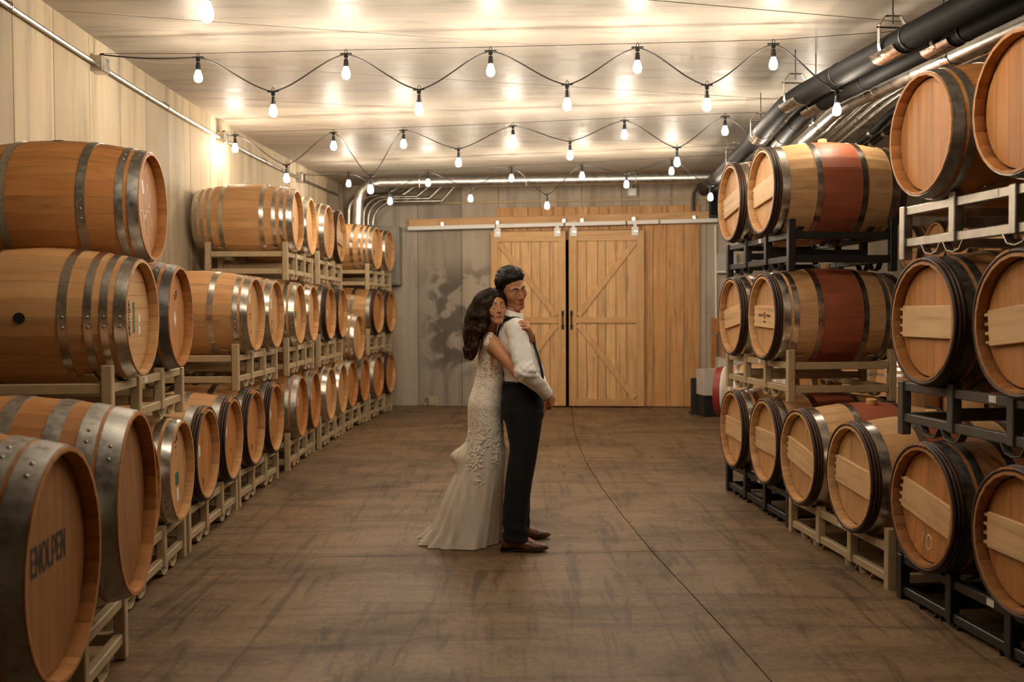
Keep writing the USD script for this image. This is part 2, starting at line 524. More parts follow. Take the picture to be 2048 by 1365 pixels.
# long wall: narrow board-marked panels on a bend
wall_left = struct('wall_left', 'long bending concrete wall of narrow board-marked panels')
y = -3.0
k = 0
while y < 15.75:
    w = 0.54 + 0.09 * rnd('wl', k)
    y2 = min(y + w, 15.85)
    a, b = np.array([wall_x(y + 0.004), y + 0.004]), np.array([wall_x(y2 - 0.004), y2 - 0.004])
    d = b - a
    n = np.array([d[1], -d[0]]) / np.linalg.norm(d)
    o = 0.004 * rnd('wo', k)
    q = (a + b) / 2 + n * (o - 0.03)
    obj('panel', tf(cbox(np.linalg.norm(d), 0.06, CEIL + 0.02, 0.004), (q[0], q[1], CEIL / 2), rz=math.degrees(math.atan2(d[1], d[0]))), _mats['wall_concrete'], wall_left)
    y = y2
    k += 1
m = MB()
lp = [(wall_x(y) - 0.02, y) for y in ys]
m_poly = sg.Polygon(lp + [(x - 0.2, yy) for x, yy in lp[::-1]])
v, f = prism(m_poly, CEIL + 0.1)
obj('backing', (v - [0, 0, 0.05], f), _mats['joint_concrete'], wall_left)

# end wall
wall_back = struct('wall_back', 'stained concrete end wall with vertical board joints')
s = S_LEFT - 0.1
k = 0
while s < S_RIGHT:
    w = 0.50 + 0.22 * rnd('wb', k)
    s2 = min(s + w, S_RIGHT + 0.1)
    if s < 3.9 and s2 > 1.72:        # over the doorway only a lintel
        s2 = 1.72 if s < 1.70 else 3.9 if s2 > 3.8 else s2
    obj('panel', bwbox(s + 0.003, s2 - 0.003, 2.6 if 1.70 < s and s2 < 3.92 else -0.02, CEIL + 0.02, -0.06, 0.003 * rnd('bo', k), 0.003), _mats['back_concrete'], wall_back)
    s = s2
    k += 1
for a, b, z in ((S_LEFT - 0.3, 1.73, -0.05), (1.73, 3.89, 2.62), (3.89, S_RIGHT + 0.3, -0.05)):
    obj('backing', bwbox(a, b, z, CEIL + 0.1, -0.25, -0.02), _mats['joint_concrete'], wall_back)

wall_right = struct('wall_right', 'concrete wall closing the alcove behind the racks')
y = -3.0
while y < 14.5:
    obj('panel', tf(cbox(1.19, 0.1, CEIL + 0.02, 0.004), (9.27, y + 0.6, CEIL / 2), rz=90), _mats['wall_concrete'], wall_right)
    y += 1.2
obj('backing', cbox(0.2, 18.2, CEIL + 0.1, 0.004, (9.42, 5.9, CEIL / 2)), _mats['joint_concrete'], wall_right)
wall_front = struct('wall_front', 'concrete wall behind the camera')
obj('panel', cbox(11.8, 0.12, CEIL + 0.02, 0.004, (3.6, -3.06, CEIL / 2)), _mats['wall_concrete'], wall_front)

# ------------------------------------------------------------------ sliding barn doors on the end wall
wood('door_plank', (0.64, 0.395, 0.180), axis='z', rough=0.5, contrast=0.42, knots=True, space='object')
wood('door_frame', (0.60, 0.355, 0.155), axis='z', rough=0.5, contrast=0.28, space='object')
wood('door_frame_h', (0.60, 0.355, 0.155), axis='x', rough=0.5, contrast=0.28, space='object')
wood('wall_plank', (0.53, 0.285, 0.110), axis='z', rough=0.55, contrast=0.55, knots=True, space='object')
plain('track_white', (0.72, 0.70, 0.66), 0.4)
plain('iron_black', (0.012, 0.012, 0.012), 0.45, 0.4)


def bxf(parent, name, s, z, off):
    q = bw(s, z, off)
    return xf(name, q, rz=-6.26, parent=parent)


def barn_door(n, label, s0, s1, brace_to_right, handle_s):
    d = thing(f'door_{n}', label, 'door', bw(s0, 0.02, 0.10), rz=-6.26)
    d.SetCustomDataByKey('kind', 'structure')
    W, Hh = s1 - s0, 2.71
    rng = np.random.default_rng(n)
    # boards behind the frame
    cuts = [0.0]
    while cuts[-1] < W - 0.22:
        cuts.append(cuts[-1] + 0.12 + 0.06 * rng.random())
    cuts[-1] = W
    for a, b in zip(cuts[:-1], cuts[1:]):
        v, f = cbox(b - a - 0.005, 0.028, Hh, 0.004)
        # each board has its own origin, so that its grain is its own
        bx = xf('plank', ((a + b) / 2, 0.0, Hh / 2), parent=d)
        usdkit.mesh(stage, P(bx) + '/board', (v, f), _mats['door_plank'], False)
    F = 0.115
    y0 = -0.030

    def bar(name, a, b, w, mat):
        obj(name, beam_flat(a, b, w, 0.026), mat, d)
    bar('stile', (F / 2, y0, 0), (F / 2, y0, Hh), F, _mats['door_frame'])
    bar('stile', (W - F / 2, y0, 0), (W - F / 2, y0, Hh), F, _mats['door_frame'])
    bar('top_rail', (F, y0, Hh - 0.08), (W - F, y0, Hh - 0.08), 0.16, _mats['door_frame_h'])
    bar('middle_rail', (F, y0, 1.33), (W - F, y0, 1.33), 0.095, _mats['door_frame_h'])
    bar('bottom_rail', (F, y0, 0.055), (W - F, y0, 0.055), 0.11, _mats['door_frame_h'])
    x0, x1 = (F + 0.03, W - F - 0.03) if brace_to_right else (W - F - 0.03, F + 0.03)
    # a K of two braces meeting at the middle rail beside the other door
    bar('brace', (x0, y0, 1.40), (x1, y0, 2.52), 0.085, _mats['door_frame'])
    bar('brace', (x0, y0, 1.26), (x1, y0, 0.13), 0.085, _mats['door_frame'])
    hd = xf('door_handle', (handle_s - s0, -0.045, 1.33), parent=d)
    hp = P(hd)
    usdkit.mesh(stage, hp + '/grip', tube([(0, -0.0, -0.10), (0, -0.035, -0.075), (0, -0.04, 0), (0, -0.035, 0.075), (0, 0, 0.10)], 0.011, 8), _mats['iron_black'], 40)
    for kk, zz in (('plate', -0.11), ('plate_001', 0.11)):
        usdkit.mesh(stage, f'{hp}/{kk}', tf(cbox(0.04, 0.008, 0.075, 0.003), (0, 0, zz)), _mats['iron_black'], False)
    return d


def beam_flat(a, b, w, t, c=0.003):
    """board lying in the xz plane from a to b, w wide in the plane, t thick along y"""
    a, b = np.asarray(a, float), np.asarray(b, float)
    e = b - a
    L = np.linalg.norm(e)
    e /= L
    v, f = cbox(L, t, w, c)
    nrm = np.array([0, 1.0, 0])
    side = np.cross(e, nrm)
    return v @ np.stack([e, nrm, side]) + (a + b) / 2, f


doorL = barn_door(1, 'sliding barn door of pale planks with a K brace, partly behind the couple', 1.61, 2.775, False, 2.73)
doorR = barn_door(2, 'sliding barn door of pale planks with a K brace, beside the fixed plank wall', 2.825, 3.98, True, 2.865)

# fixed planking beside and above the doors
tp = struct('trim_1', 'fixed planking of warm brown boards beside and above the barn doors')
cuts = [1.69]
rng = np.random.default_rng(5)
while cuts[-1] < 4.70:
    cuts.append(cuts[-1] + 0.15 + 0.12 * rng.random())
cuts[-1] = 4.83
for a, b in zip(cuts[:-1], cuts[1:]):
    z0 = 0.01 if a > 3.9 else 2.745
    c = bw((a + b) / 2, (z0 + 3.11) / 2, 0.022)
    bx = xf('plank', c, rz=-6.26, parent=tp)
    usdkit.mesh(stage, P(bx) + '/board', cbox(b - a - 0.005, 0.028 + 0.004 * rng.random(), 3.11 - z0, 0.004), _mats['wall_plank'], False)
header = thing('header_board', 'long wooden header board bolted to the wall behind the white door track', 'board', bw(2.66, 2.90, 0.055), rz=-6.26)
obj('board', tf(cbox(4.72, 0.045, 0.15, 0.004), ry=-0.65), _mats['door_frame_h'], header)

track = thing('door_track', 'white box track that the barn doors hang from', 'track', bw(2.70, 2.83, 0.128), rz=-6.26)
for a, b in ((-2.40, -1.02), (-1.0, 0.05), (0.07, 1.0), (1.02, 1.50), (1.52, 2.39)):
    obj('rail', tf(cbox(b - a, 0.075, 0.062, 0.006, ((a + b) / 2, 0, 0)), ry=-0.75), _mats['track_white'], track)
for a in (-1.85, -0.98, 0.05, 0.33, 1.12, 2.03):
    obj('bracket', tf(cbox(0.055, 0.05, 0.06, 0.006, (a, 0.0, 0.055)), ry=-0.75), _mats['zinc_bright'], track)
for n, (s, lab) in enumerate([(1.72, 'farthest from the racks under the pipes'), (2.65, 'on the first door next to the gap'), (2.90, 'on the second door next to the gap'), (3.84, 'nearest the racks under the pipes')]):
    h = thing('door_hanger', 'white door hanger, ' + lab, 'hanger', bw(s, 2.71, 0.165), rz=-6.26, group='hangers carrying the barn doors')
    obj('plate', cbox(0.105, 0.012, 0.135, 0.006), _mats['track_white'], h)
    obj('strap', cbox(0.05, 0.014, 0.08, 0.003, (0, 0.0, 0.09)), _mats['track_white'], h)
    for sx in (-0.03, 0.03):
        obj('bolt', rev([(0, -0.017), (0.008, -0.017), (0.01, -0.007), (0.01, 0.0)], 8, 'y'), _mats['zinc_bright'], h) if sx < 0 else obj('bolt', tf(rev([(0, -0.017), (0.008, -0.017), (0.01, -0.007), (0.01, 0.0)], 8, 'y'), (0.03, 0, 0)), _mats['zinc_bright'], h)

# ------------------------------------------------------------------ things fixed to the end wall
cab = thing('electrical_cabinet', 'grey steel electrical cabinet on the end wall behind the last barrels', 'cabinet', bw(-0.22, 1.91, 0.008), rz=-6.26)
obj('body', cbox(0.80, 0.22, 0.92, 0.008, (0, -0.11, 0.46)), paint('cabinet_grey', (0.27, 0.25, 0.21), 0.45, 0.15), cab)
obj('door', cbox(0.74, 0.02, 0.86, 0.006, (0, -0.232, 0.46)), _mats['cabinet_grey'], cab)
obj('latch', cbox(0.02, 0.02, 0.08, 0.004, (0.31, -0.25, 0.46)), _mats['zinc_bright'], cab)

for i, (s, r, zt) in enumerate([(-0.66, 0.045, 3.33), (-0.50, 0.040, 3.31), (-0.37, 0.028, 3.28), (-0.28, 0.028, 3.24), (-0.19, 0.024, 3.19)]):
    R = 0.26 + 0.02 * i
    o = (0.10, 0.20, 0.285, 0.355, 0.42)[i]
    p = [bw(s, 2.84, o)]
    for t in np.linspace(0, PI / 2, 9):
        p.append(bw(s + R - R * math.cos(t), zt - R + R * math.sin(t), o))
    p.append(bw(s + R + 0.35 + 0.1 * i, zt, o))
    p.append(bw(s + R + 0.62 + 0.1 * i, CEIL, o))
    names = ['first and thickest', 'second', 'third', 'fourth', 'fifth and thinnest']
    t = tag(obj('conduit_bend', tube(p, r, 12), _mats['conduit_steel'], smooth=40), f'steel conduit bending down into the electrical cabinet, {names[i]} of five', 'conduit', 'conduits above the electrical cabinet')

bp = thing('ceiling_pipe', 'fat galvanised pipe running crosswise under the ceiling before the end wall', 'pipe')
a, b = np.array([-1.95, 14.62, 3.375]), np.array([3.2, 14.06, 3.375])
obj('pipe', tube([a, (a + b) / 2, b], 0.075, 16), _mats['galv_pipe'], bp, 40)
obj('elbow', tube([a + [0.02, 0, 0], a + [-0.12, 0.01, -0.02], a + [-0.24, 0.04, -0.11], a + [-0.30, 0.05, -0.26], a + [-0.31, 0.05, -0.6]], 0.077, 16), _mats['galv_pipe'], bp, 40)
for q in (0.12, 0.42, 0.72, 0.93):
    c = a + (b - a) * q
    obj('strap', tube([c + [0, 0.0, 0.13], c + [0, 0.085, 0.03], c + [0, 0.06, -0.07], c + [0, -0.06, -0.07], c + [0, -0.085, 0.03], c + [0, 0, 0.13]], 0.009, 6), _mats['zinc_bright'], bp, 40)

tc = tag(obj('wall_conduit', tube([bw(0.8, 3.2, 0.03), bw(3, 3.205, 0.03), bw(5.5, 3.21, 0.03), bw(9.5, 3.2, 0.03)], 0.014, 8), paint('conduit_tan', (0.55, 0.42, 0.25), 0.45, 0.1), smooth=40),
         'thin tan conduit running level along the top of the end wall', 'conduit')
ot = thing('outlet_box', 'beige outlet box low on the end wall with a coiled cable', 'outlet', bw(0.655, 0.0, 0.0), rz=-6.26)
obj('body', cbox(0.17, 0.07, 0.15, 0.008, (0.02, -0.035, 0.075)), paint('outlet_beige', (0.42, 0.34, 0.22), 0.5, 0.1), ot)
obj('cover', cbox(0.13, 0.01, 0.11, 0.004, (0.02, -0.074, 0.08)), _mats['outlet_beige'], ot)
tt = np.linspace(0, 4 * PI, 40)
obj('cable', tube(np.stack([-0.09 + 0.06 * np.cos(tt), -0.05 - 0.002 * tt, 0.08 + 0.06 * np.sin(tt)], 1), 0.006, 6), _mats['outlet_beige'], ot, 40)
jb = thing('junction_box', 'small white junction box high on the wall above the barn doors', 'box', bw(3.8, 3.27, 0.0), rz=-6.26)
obj('body', cbox(0.13, 0.08, 0.12, 0.006, (0, -0.04, 0.05)), _mats['track_white'], jb)
obj('conduit', tube([(0, -0.04, 0.1), (0, -0.04, 0.24)], 0.014, 8), _mats['conduit_steel'], jb, 40)
wb = thing('control_box', 'pale grey control box on the end wall behind the black rack', 'box', bw(5.23, 2.1, 0.02), rz=-6.26)
obj('body', cbox(0.30, 0.09, 0.26, 0.006, (0, -0.045, 0.13)), paint('box_grey', (0.40, 0.37, 0.33), 0.5, 0.1), wb)
obj('ledge', cbox(0.34, 0.12, 0.035, 0.005, (0.02, -0.06, -0.02)), _mats['track_white'], wb)
tag(obj('downpipe', tube([bw(5.06, 2.80, 0.05), bw(5.07, 2.0, 0.05), bw(5.08, 0.35, 0.05)], 0.016, 8), _mats['track_white'], smooth=40), 'thin white pipe running down the wall from the end of the door track', 'pipe')
sp = thing('loudspeaker', 'black loudspeaker box on the wall above the end of the door track', 'speaker', bw(5.04, 2.9, 0.02), rz=-6.26)
obj('cabinet', cbox(0.16, 0.2, 0.42, 0.01, (0, -0.1, 0.21)), _mats['black_plastic'], sp)
obj('grille', cbox(0.13, 0.012, 0.36, 0.004, (0, -0.205, 0.21)), _mats['insulation_black'], sp)
bc = tag(obj('bent_conduit', tube([bw(4.72, 3.02, 0.06), bw(4.72, 3.14, 0.07), bw(4.73, 3.28, 0.12), bw(4.78, 3.36, 0.30), bw(4.88, 3.40, 0.62), bw(4.93, 3.45, 0.76), bw(4.95, CEIL, 0.82)], 0.028, 10), _mats['rack_grey'], smooth=40),
         'dark conduit bending down onto the top of the fixed planking', 'conduit')

# ------------------------------------------------------------------ boxes in the corner by the plank wall
card = paint('cardboard', (0.36, 0.20, 0.10), 0.75, 0.12)
paint('carton_white', (0.50, 0.45, 0.39), 0.6, 0.1)


def carton(label, w, d, h, loc, rz, mat, name='cardboard_box', cat='box'):
    t = thing(name, label, cat, loc, rz, group='boxes by the plank wall')
    obj('body', cbox(w, d, h - 0.006, 0.004, (0, 0, h / 2 - 0.003)), mat, t)
    for sy in (-1, 1):
        obj('flap', cbox(w - 0.004, d / 2 - 0.003, 0.005, 0.001, (0, sy * d / 4, h - 0.002)), mat, t)
    obj('tape', cbox(0.05, d * 0.98, 0.002, 0.0004, (0, 0, h + 0.001)), _mats['label_white'], t)
    return t


carton('white carton standing on a black case beside the red-banded barrel', 0.40, 0.35, 0.36, (2.86, 14.12, 0.30), 8, _mats['carton_white'])
bcase = thing('black_case', 'low black case on the floor under the white carton', 'case', (2.86, 14.12, 0.0), 8)
obj('body', cbox(0.42, 0.37, 0.27, 0.01, (0, 0, 0.135)), _mats['black_plastic'], bcase)
obj('lid', cbox(0.43, 0.38, 0.03, 0.006, (0, 0, 0.285)), _mats['black_plastic'], bcase)
bpost = thing('black_stand', 'narrow black stand on the floor against the plank wall', 'stand', (2.62, 14.30, 0.0), 0)
obj('upright', cbox(0.09, 0.12, 0.50, 0.008, (0, 0, 0.27)), _mats['black_plastic'], bpost)
obj('foot', cbox(0.12, 0.22, 0.03, 0.006, (0, 0, 0.015)), _mats['black_plastic'], bpost)
pal = thing('box_stand', 'low wooden stand under the stacked cardboard boxes', 'stand', (3.22, 14.45, 0.0), -4)
for x in (-0.22, 0.0, 0.22):
    obj('leg', cbox(0.07, 0.4, 0.58, 0.004, (x, 0, 0.29)), _mats['door_frame'], pal)
obj('top', cbox(0.58, 0.44, 0.03, 0.004, (0, 0, 0.597)), _mats['door_frame_h'], pal)
carton('white carton at the bottom of the box stack behind the red-banded barrel', 0.50, 0.42, 0.20, (3.22, 14.45, 0.613), -4, _mats['carton_white'])
carton('brown cardboard box, second from the bottom of the stack by the wall', 0.46, 0.40, 0.36, (3.26, 14.45, 0.816), -4, card)
carton('brown cardboard box on top of the stack by the wall', 0.44, 0.40, 0.36, (3.29, 14.45, 1.18), 3, card)
wcr = thing('wooden_block', 'rough dark wooden block leaning beside the cardboard boxes', 'block', (2.97, 14.62, 0.0), 0)
obj('post', cbox(0.07, 0.08, 1.15, 0.006, (0, 0, 0.575)), _mats['oak_dark'], wcr)
obj('cleat', cbox(0.13, 0.08, 0.22, 0.006, (0.03, 0.0, 1.27)), _mats['oak_dark'], wcr)

# ------------------------------------------------------------------ barrels: axis along x, front head at +x
def rprof(x, L, Rb, Rc):
    t = np.clip(np.abs(2 * np.asarray(x) / L), 0, 1)
    return Rb - (Rb - Rc) * t ** 1.85


def stave_mesh(k, N, L, Rb, Rc, th=0.026):
    """one stave, wide at the middle, with a bevelled chime at both ends and eased edges"""
    a0, a1 = 2 * PI * k / N, 2 * PI * (k + 1) / N
    g = 0.0012
    xs = L / 2 * np.array([-1, -0.93, -0.80, -0.55, -0.27, 0, 0.27, 0.55, 0.80, 0.93, 1])
    rings = []
    for x in xs:
        r = float(rprof(x, L, Rb, Rc))
        e = abs(x) / (L / 2)
        ri = r - th if e < 0.95 else r - 0.013
        w = (a1 - a0) * 0.10
        rings.append([(x, r - 0.0010, a0 + g), (x, r, a0 + w), (x, r, a1 - w), (x, r - 0.0010, a1 - g), (x, ri, a1 - g), (x, ri, a0 + g)])
    R = np.array(rings)
    v = np.stack([R[..., 0], R[..., 1] * np.cos(R[..., 2]), R[..., 1] * np.sin(R[..., 2])], -1).reshape(-1, 3)
    f = []
    for i in range(len(xs) - 1):
        for j in range(6):
            f.append([i * 6 + j, i * 6 + (j + 1) % 6, (i + 1) * 6 + (j + 1) % 6, (i + 1) * 6 + j])
    for b, s in ((0, 1), ((len(xs) - 1) * 6, -1)):
        q = [[b, b + 1, b + 4, b + 5], [b + 1, b + 2, b + 3, b + 4]]
        f += [x[::s] for x in q]
    return v, np.array(f)[:, ::-1]


def hoop_mesh(x0, x1, L, Rb, Rc, t=0.003):
    xs = np.linspace(x0, x1, 4)
    r = rprof(xs, L, Rb, Rc)
    pr = [(r[0] - 0.001, xs[0])] + [(a + t, b) for a, b in zip(r, xs)] + [(r[-1] - 0.001, xs[-1])]
    return rev(pr, 56, 'x')


def rod_hoop(x, L, Rb, Rc, rr, seed):
    r = float(rprof(x, L, Rb, Rc)) + rr * 0.75
    n = 44
    a = np.arange(n) * 2 * PI / n
    rad = r + 0.0015 * np.sin(a * 5 + seed)
    return tube(np.stack([x + 0.0012 * np.sin(3 * a + seed), rad * np.cos(a), rad * np.sin(a)], 1), rr, 7, closed=True)


def disc_polys(R, n, ang=0.0):
    """head boards: strips of a disc, in the yz plane; shapely polygons in (y, z)"""
    c = sg.Point(0, 0).buffer(R, 16)
    rng = np.random.default_rng(int(R * 1000) + n)
    w = 0.8 + 0.5 * rng.random(n)
    e = np.r_[0, np.cumsum(w)] / w.sum() * 2 * R - R
    return [c.intersection(sg.box(e[i] + 0.0006, -1, e[i + 1] - 0.0006, 1)) for i in range(n)]


def yz_prism(poly, x, t):
    v, f = prism(poly, t)                       # (a, b, depth) -> (depth, a, b)
    return np.stack([v[:, 2] + x, v[:, 0], v[:, 1]], 1), f


def sub(parent, name, mesh, mat, smooth=False):
    return obj(name, mesh, mat, parent, smooth)


def sticker(parent, kind, y, z, w, h, xh, roll=0.0, lab=None):
    """paper label, painted mark or stamp lying on the front head"""
    c, s = math.cos(math.radians(roll)), math.sin(math.radians(roll))
    if kind == 'diamond':
        poly = sg.Polygon([(0, -h / 2), (w / 2, 0), (0, h / 2), (-w / 2, 0)])
    else:
        poly = sg.box(-w / 2, -h / 2, w / 2, h / 2)
    poly = sg.Polygon([(y + a * c - b * s, z + a * s + b * c) for a, b in poly.exterior.coords])
    mat = {'green': 'label_green', 'dot': 'ink'}.get(kind, 'label_white')
    obj({'green': 'green_label'}.get(kind, 'paper_label'), yz_prism(poly, xh, 0.0012), _mats[mat], parent, label={'green': 'green label on the barrel head'}.get(kind, 'white paper label on the barrel head'))


def head_text(parent, txt, h, y, z, xh, mat='ink', roll=0.0, bold=True, name='lettering', squeeze=1.0, mirror=False):
    """lettering on the front head, read from the front"""
    t = meshkit.text_mesh(txt, h, 0.0012, bold)
    v = np.array(t.vertices)
    v[:, 0] -= (v[:, 0].min() + v[:, 0].max()) / 2
    v[:, 1] -= (v[:, 1].min() + v[:, 1].max()) / 2
    v[:, 0] *= squeeze
    c, s = math.cos(math.radians(roll)), math.sin(math.radians(roll))
    a, b = v[:, 0] * c - v[:, 1] * s, v[:, 0] * s + v[:, 1] * c
    w = np.stack([v[:, 2] + xh, a + y, b + z], 1)      # seen from +x, y runs to the right
    obj(name, (w, np.array(t.faces)), _mats[mat], parent)


def scribble(parent, pts, xh, mat='chalk', r=0.0035, name='chalk_mark'):
    p = np.asarray(pts, float)
    q = spline(np.c_[np.full(len(p), xh), p], 8 * len(p))
    v, f = tube(q, r, 5)
    v = v.copy()
    v[:, 0] = xh + np.clip(v[:, 0] - xh, 0, 0.0012)
    obj(name, (v, f), _mats[mat], parent)


def make_barrel(name, label, cat, L=0.94, Rb=0.349, Rc=0.289, N=24, body='oak_new', head='oak_head_new', hoops='6', steel='hoop_shiny', rods=False, bar=False, bung=None, group=None):
    t = thing(name, label, cat, group=group)
    rng = np.random.default_rng(zlib.crc32(name.encode()) + int(L * 100) + len(label))
    for k in range(N):
        sub(t, 'stave', stave_mesh(k, N, L, Rb, Rc), _mats[body], 38)
    h = L / 2
    # (outer edge, width) measured from the end
    sets = {'8': [(0.006, 0.052), (0.085, 0.034), (0.155, 0.034), (0.262, 0.040)],
            '6': [(0.006, 0.052), (0.078, 0.036), (0.255, 0.042)],
            '6w': [(0.062, 0.046), (0.128, 0.036), (0.290, 0.040)],
            '4w': [(0.060, 0.050), (0.290, 0.042)],
            'p': [(0.006, 0.075), (0.095, 0.062), (0.215, 0.058), (0.385, 0.055)]}[hoops]
    for sgn in (-1, 1):
        for i, (a, w) in enumerate(sets):
            x1, x0 = sgn * (h - a), sgn * (h - a - w)
            hp = sub(t, 'hoop', hoop_mesh(min(x0, x1), max(x0, x1), L, Rb, Rc), _mats[steel], 40)
            if sgn > 0:
                a0 = 2 * PI * rnd(name, i) if hoops != '8' else PI * 0.52
                for da in (-0.075, 0.075):
                    xm = (x0 + x1) / 2
                    r = float(rprof(xm, L, Rb, Rc)) + 0.002
                    c, s = math.cos(a0 + da), math.sin(a0 + da)
                    v, f = rev([(0.0085, 0), (0.007, 0.003), (0.003, 0.005), (0.0, 0.0055)], 8)
                    v = v[:, 2:3] * np.array([0, c, s]) + v[:, 0:1] * np.array([1, 0, 0]) + v[:, 1:2] * np.array([0, -s, c]) + np.array([xm, r * c, r * s])
                    usdkit.mesh(stage, path_for(P(hp), 'rivet'), (v, f), _mats['rivet_metal'], 50)
        if rods:
            for i in range(3):
                rr = 0.0096 + 0.0012 * rnd(name, 'rod', i)
                sub(t, 'willow_hoop', rod_hoop(sgn * (h - 0.008 - 0.0175 * i), L, Rb, Rc, rr, i * 1.7 + sgn), _mats['willow_dark'], 60)
            if sgn > 0:
                a0 = PI / 2 + 0.18
                arc = np.linspace(a0 - 0.16, a0 + 0.16, 7)
                xs = np.array([h + 0.002, h - 0.055])
                r = Rc + 0.0185
                v = np.array([[x, r * math.cos(q), r * math.sin(q)] for x in xs for q in arc] + [[x, (r - 0.008) * math.cos(q), (r - 0.008) * math.sin(q)] for x in xs for q in arc])
                f = []
                for j in range(6):
                    f += [[j, j + 1, 7 + j + 1, 7 + j], [14 + j + 1, 14 + j, 21 + j, 21 + j + 1], [j + 1, j, 14 + j, 14 + j + 1], [7 + j, 7 + j + 1, 21 + j + 1, 21 + j]]
                f += [[0, 7, 21, 14], [6, 20, 27, 13]]
                sub(t, 'binding', (v, np.array(f)), _mats['willow_binding'])
    # heads
    xh = h - 0.048
    hd = xf('head', (0, 0, 0), parent=t)
    for poly in disc_polys(Rc - 0.0255, 7 if L < 1 else 9):
        usdkit.mesh(stage, path_for(P(hd), 'head_board'), yz_prism(poly, xh - 0.02, 0.02), _mats[head], False)
    sub(t, 'back_head', rev([(0, -h + 0.048), (Rc - 0.026, -h + 0.048), (Rc - 0.026, -h + 0.065), (0, -h + 0.065)], 32, 'x'), _mats[head])
    if bar:
        half = math.sqrt((Rc - 0.035) ** 2 - 0.075 ** 2)
        b = sub(t, 'crossbar', cbox(0.020, 2 * half - 0.03, 0.155, 0.003, (xh + 0.012, 0, 0)), _mats['crossbar_pine'])
        for sy in (-1, 1):
            for z in (-0.06, -0.02, 0.02, 0.06):
                usdkit.mesh(stage, path_for(P(b), 'peg'), cbox(0.012, 0.034, 0.014, 0.002, (xh + 0.012, sy * (half - 0.0), z)), _mats['crossbar_pine'], False)
    if bung == 'wood':
        sub(t, 'bung', rev([(0.030, Rb - 0.012), (0.033, Rb + 0.028), (0.030, Rb + 0.031), (0, Rb + 0.031)], 14, 'z'), _mats['bung_wood'], 40)
    else:
        sub(t, 'bung_hole', rev([(0.027, Rb - 0.002), (0.027, Rb + 0.0006), (0, Rb + 0.0008)], 18, 'z'), _mats['hole_black'])
    return t


# ------------------------------------------------------------------ racks: x towards the aisle, y along the row, z up from the tier's base
def make_rack(name, label, W=1.30, D=0.76, mat='rack_beige', tall=(0, 2), h=0.30, near=-1, group=None):
    t = thing(name, label, 'rack', group=group)
    m = _mats[mat]
    T = 0.050
    py = [near * (W / 2 - T / 2) * (1 - 2 * i / 3) for i in range(4)]
    for fx, kind in ((-T / 2, 'front'), (-D + T / 2, 'back')):
        for z in (0.075, 0.236):
            sub(t, 'rail', cbox(T * 0.8, W - T, 0.045, 0.004, (fx - 0.003, 0, z)), m)
        for i, yy in enumerate(py):
            z0 = -0.012 if i in (0, 3) else 0.05
            z1 = 0.262 + (0.0 if i not in tall else 0.085 if i in (0, 3) else 0.022)
            sub(t, 'post', cbox(T, T, z1 - z0, 0.004, (fx + (0.004 if fx > -0.1 else -0.004), yy, (z0 + z1) / 2)), m)
    for yy in py:
        for z in ((0.075, 0.236) if yy in (py[0], py[3]) else (0.14,)):
            sub(t, 'side_tube', cbox(D - 2 * T, T * 0.8, 0.05, 0.004, (-D / 2, yy * 0.995, z)), m)
    sub(t, 'label_plate', cbox(0.002, 0.055, 0.030, 0.0005, (-0.0070, py[1] * 0.4, 0.238)), _mats['label_white'])
    # bent strap feet under the front and back, and saddles that the barrels lie on
    for fx in (-T / 2, -D + T / 2):
        for yy in (py[0] * 0.62, py[1] * 1.02, py[2] * 1.02, py[3] * 0.62):
            a = np.array([(fx, yy - 0.085, 0.055), (fx, yy - 0.055, 0.016), (fx, yy, 0.004), (fx, yy + 0.055, 0.016), (fx, yy + 0.085, 0.055)])
            mb = MB()
            for q0, q1 in zip(a[:-1], a[1:]):
                mb.add(*beam(q0, q1, 0.04, 0.006, 0.001))
            sub(t, 'foot_strap', mb.get(), m)
    return t


def saddles(t, W, ys_, Rc, zc, D, mat):
    """V-shaped saddle plates under each barrel"""
    for fx in (-0.13, -D + 0.12):
        for yb in ys_:
            for sy in (-1, 1):
                c, s = 0.86, 0.51
                p0 = np.array([fx, yb + sy * 0.07, 0.228])
                p1 = np.array([fx, yb + sy * 0.225, 0.300])
                sub(t, 'saddle', beam(p0, p1, 0.045, 0.006, 0.001), _mats[mat])

# ------------------------------------------------------------------ the stacks
PROTO = {}
KIND = {   # body, head, hoop set, steel, rods, crossbar, bung
    'new8': dict(body='oak_new', head='oak_head_new', hoops='8', steel='hoop_shiny', cat='barrel'),
    'new6': dict(body='oak_new', head='oak_head_new', hoops='6', steel='hoop_shiny', cat='barrel'),
    'pale8': dict(body='oak_pale', head='oak_head_pale', hoops='8', steel='hoop_shiny', cat='barrel', bung='wood'),
    'aged6': dict(body='oak_orange', head='oak_head_orange', hoops='6', steel='hoop_grey', cat='barrel'),
    'aged6d': dict(body='oak_orange', head='oak_head_orange', hoops='6', steel='hoop_dark', cat='barrel'),
    'rod': dict(body='oak_new', head='oak_head_orange', hoops='4w', steel='hoop_grey', rods=True, cat='barrel'),
    'rodbar': dict(body='oak_new', head='oak_head_new', hoops='6w', steel='hoop_shiny', rods=True, bar=True, cat='barrel'),
    'agedbar': dict(body='oak_dark', head='oak_head_orange', hoops='6w', steel='hoop_dark', rods=True, bar=True, cat='barrel'),
    'red4': dict(body='oak_red_stained', head='oak_head_new', hoops='4w', steel='hoop_shiny', rods=True, bar=True, bung='wood', cat='barrel'),
    'red6': dict(body='oak_red_stained', head='oak_head_new', hoops='6w', steel='hoop_shiny', rods=True, bar=True, bung='wood', cat='barrel'),
    'punch': dict(body='oak_orange', head='oak_head_dark', hoops='p', steel='hoop_grey', cat='barrel', L=1.02, Rb=0.425, Rc=0.355, N=30),
}
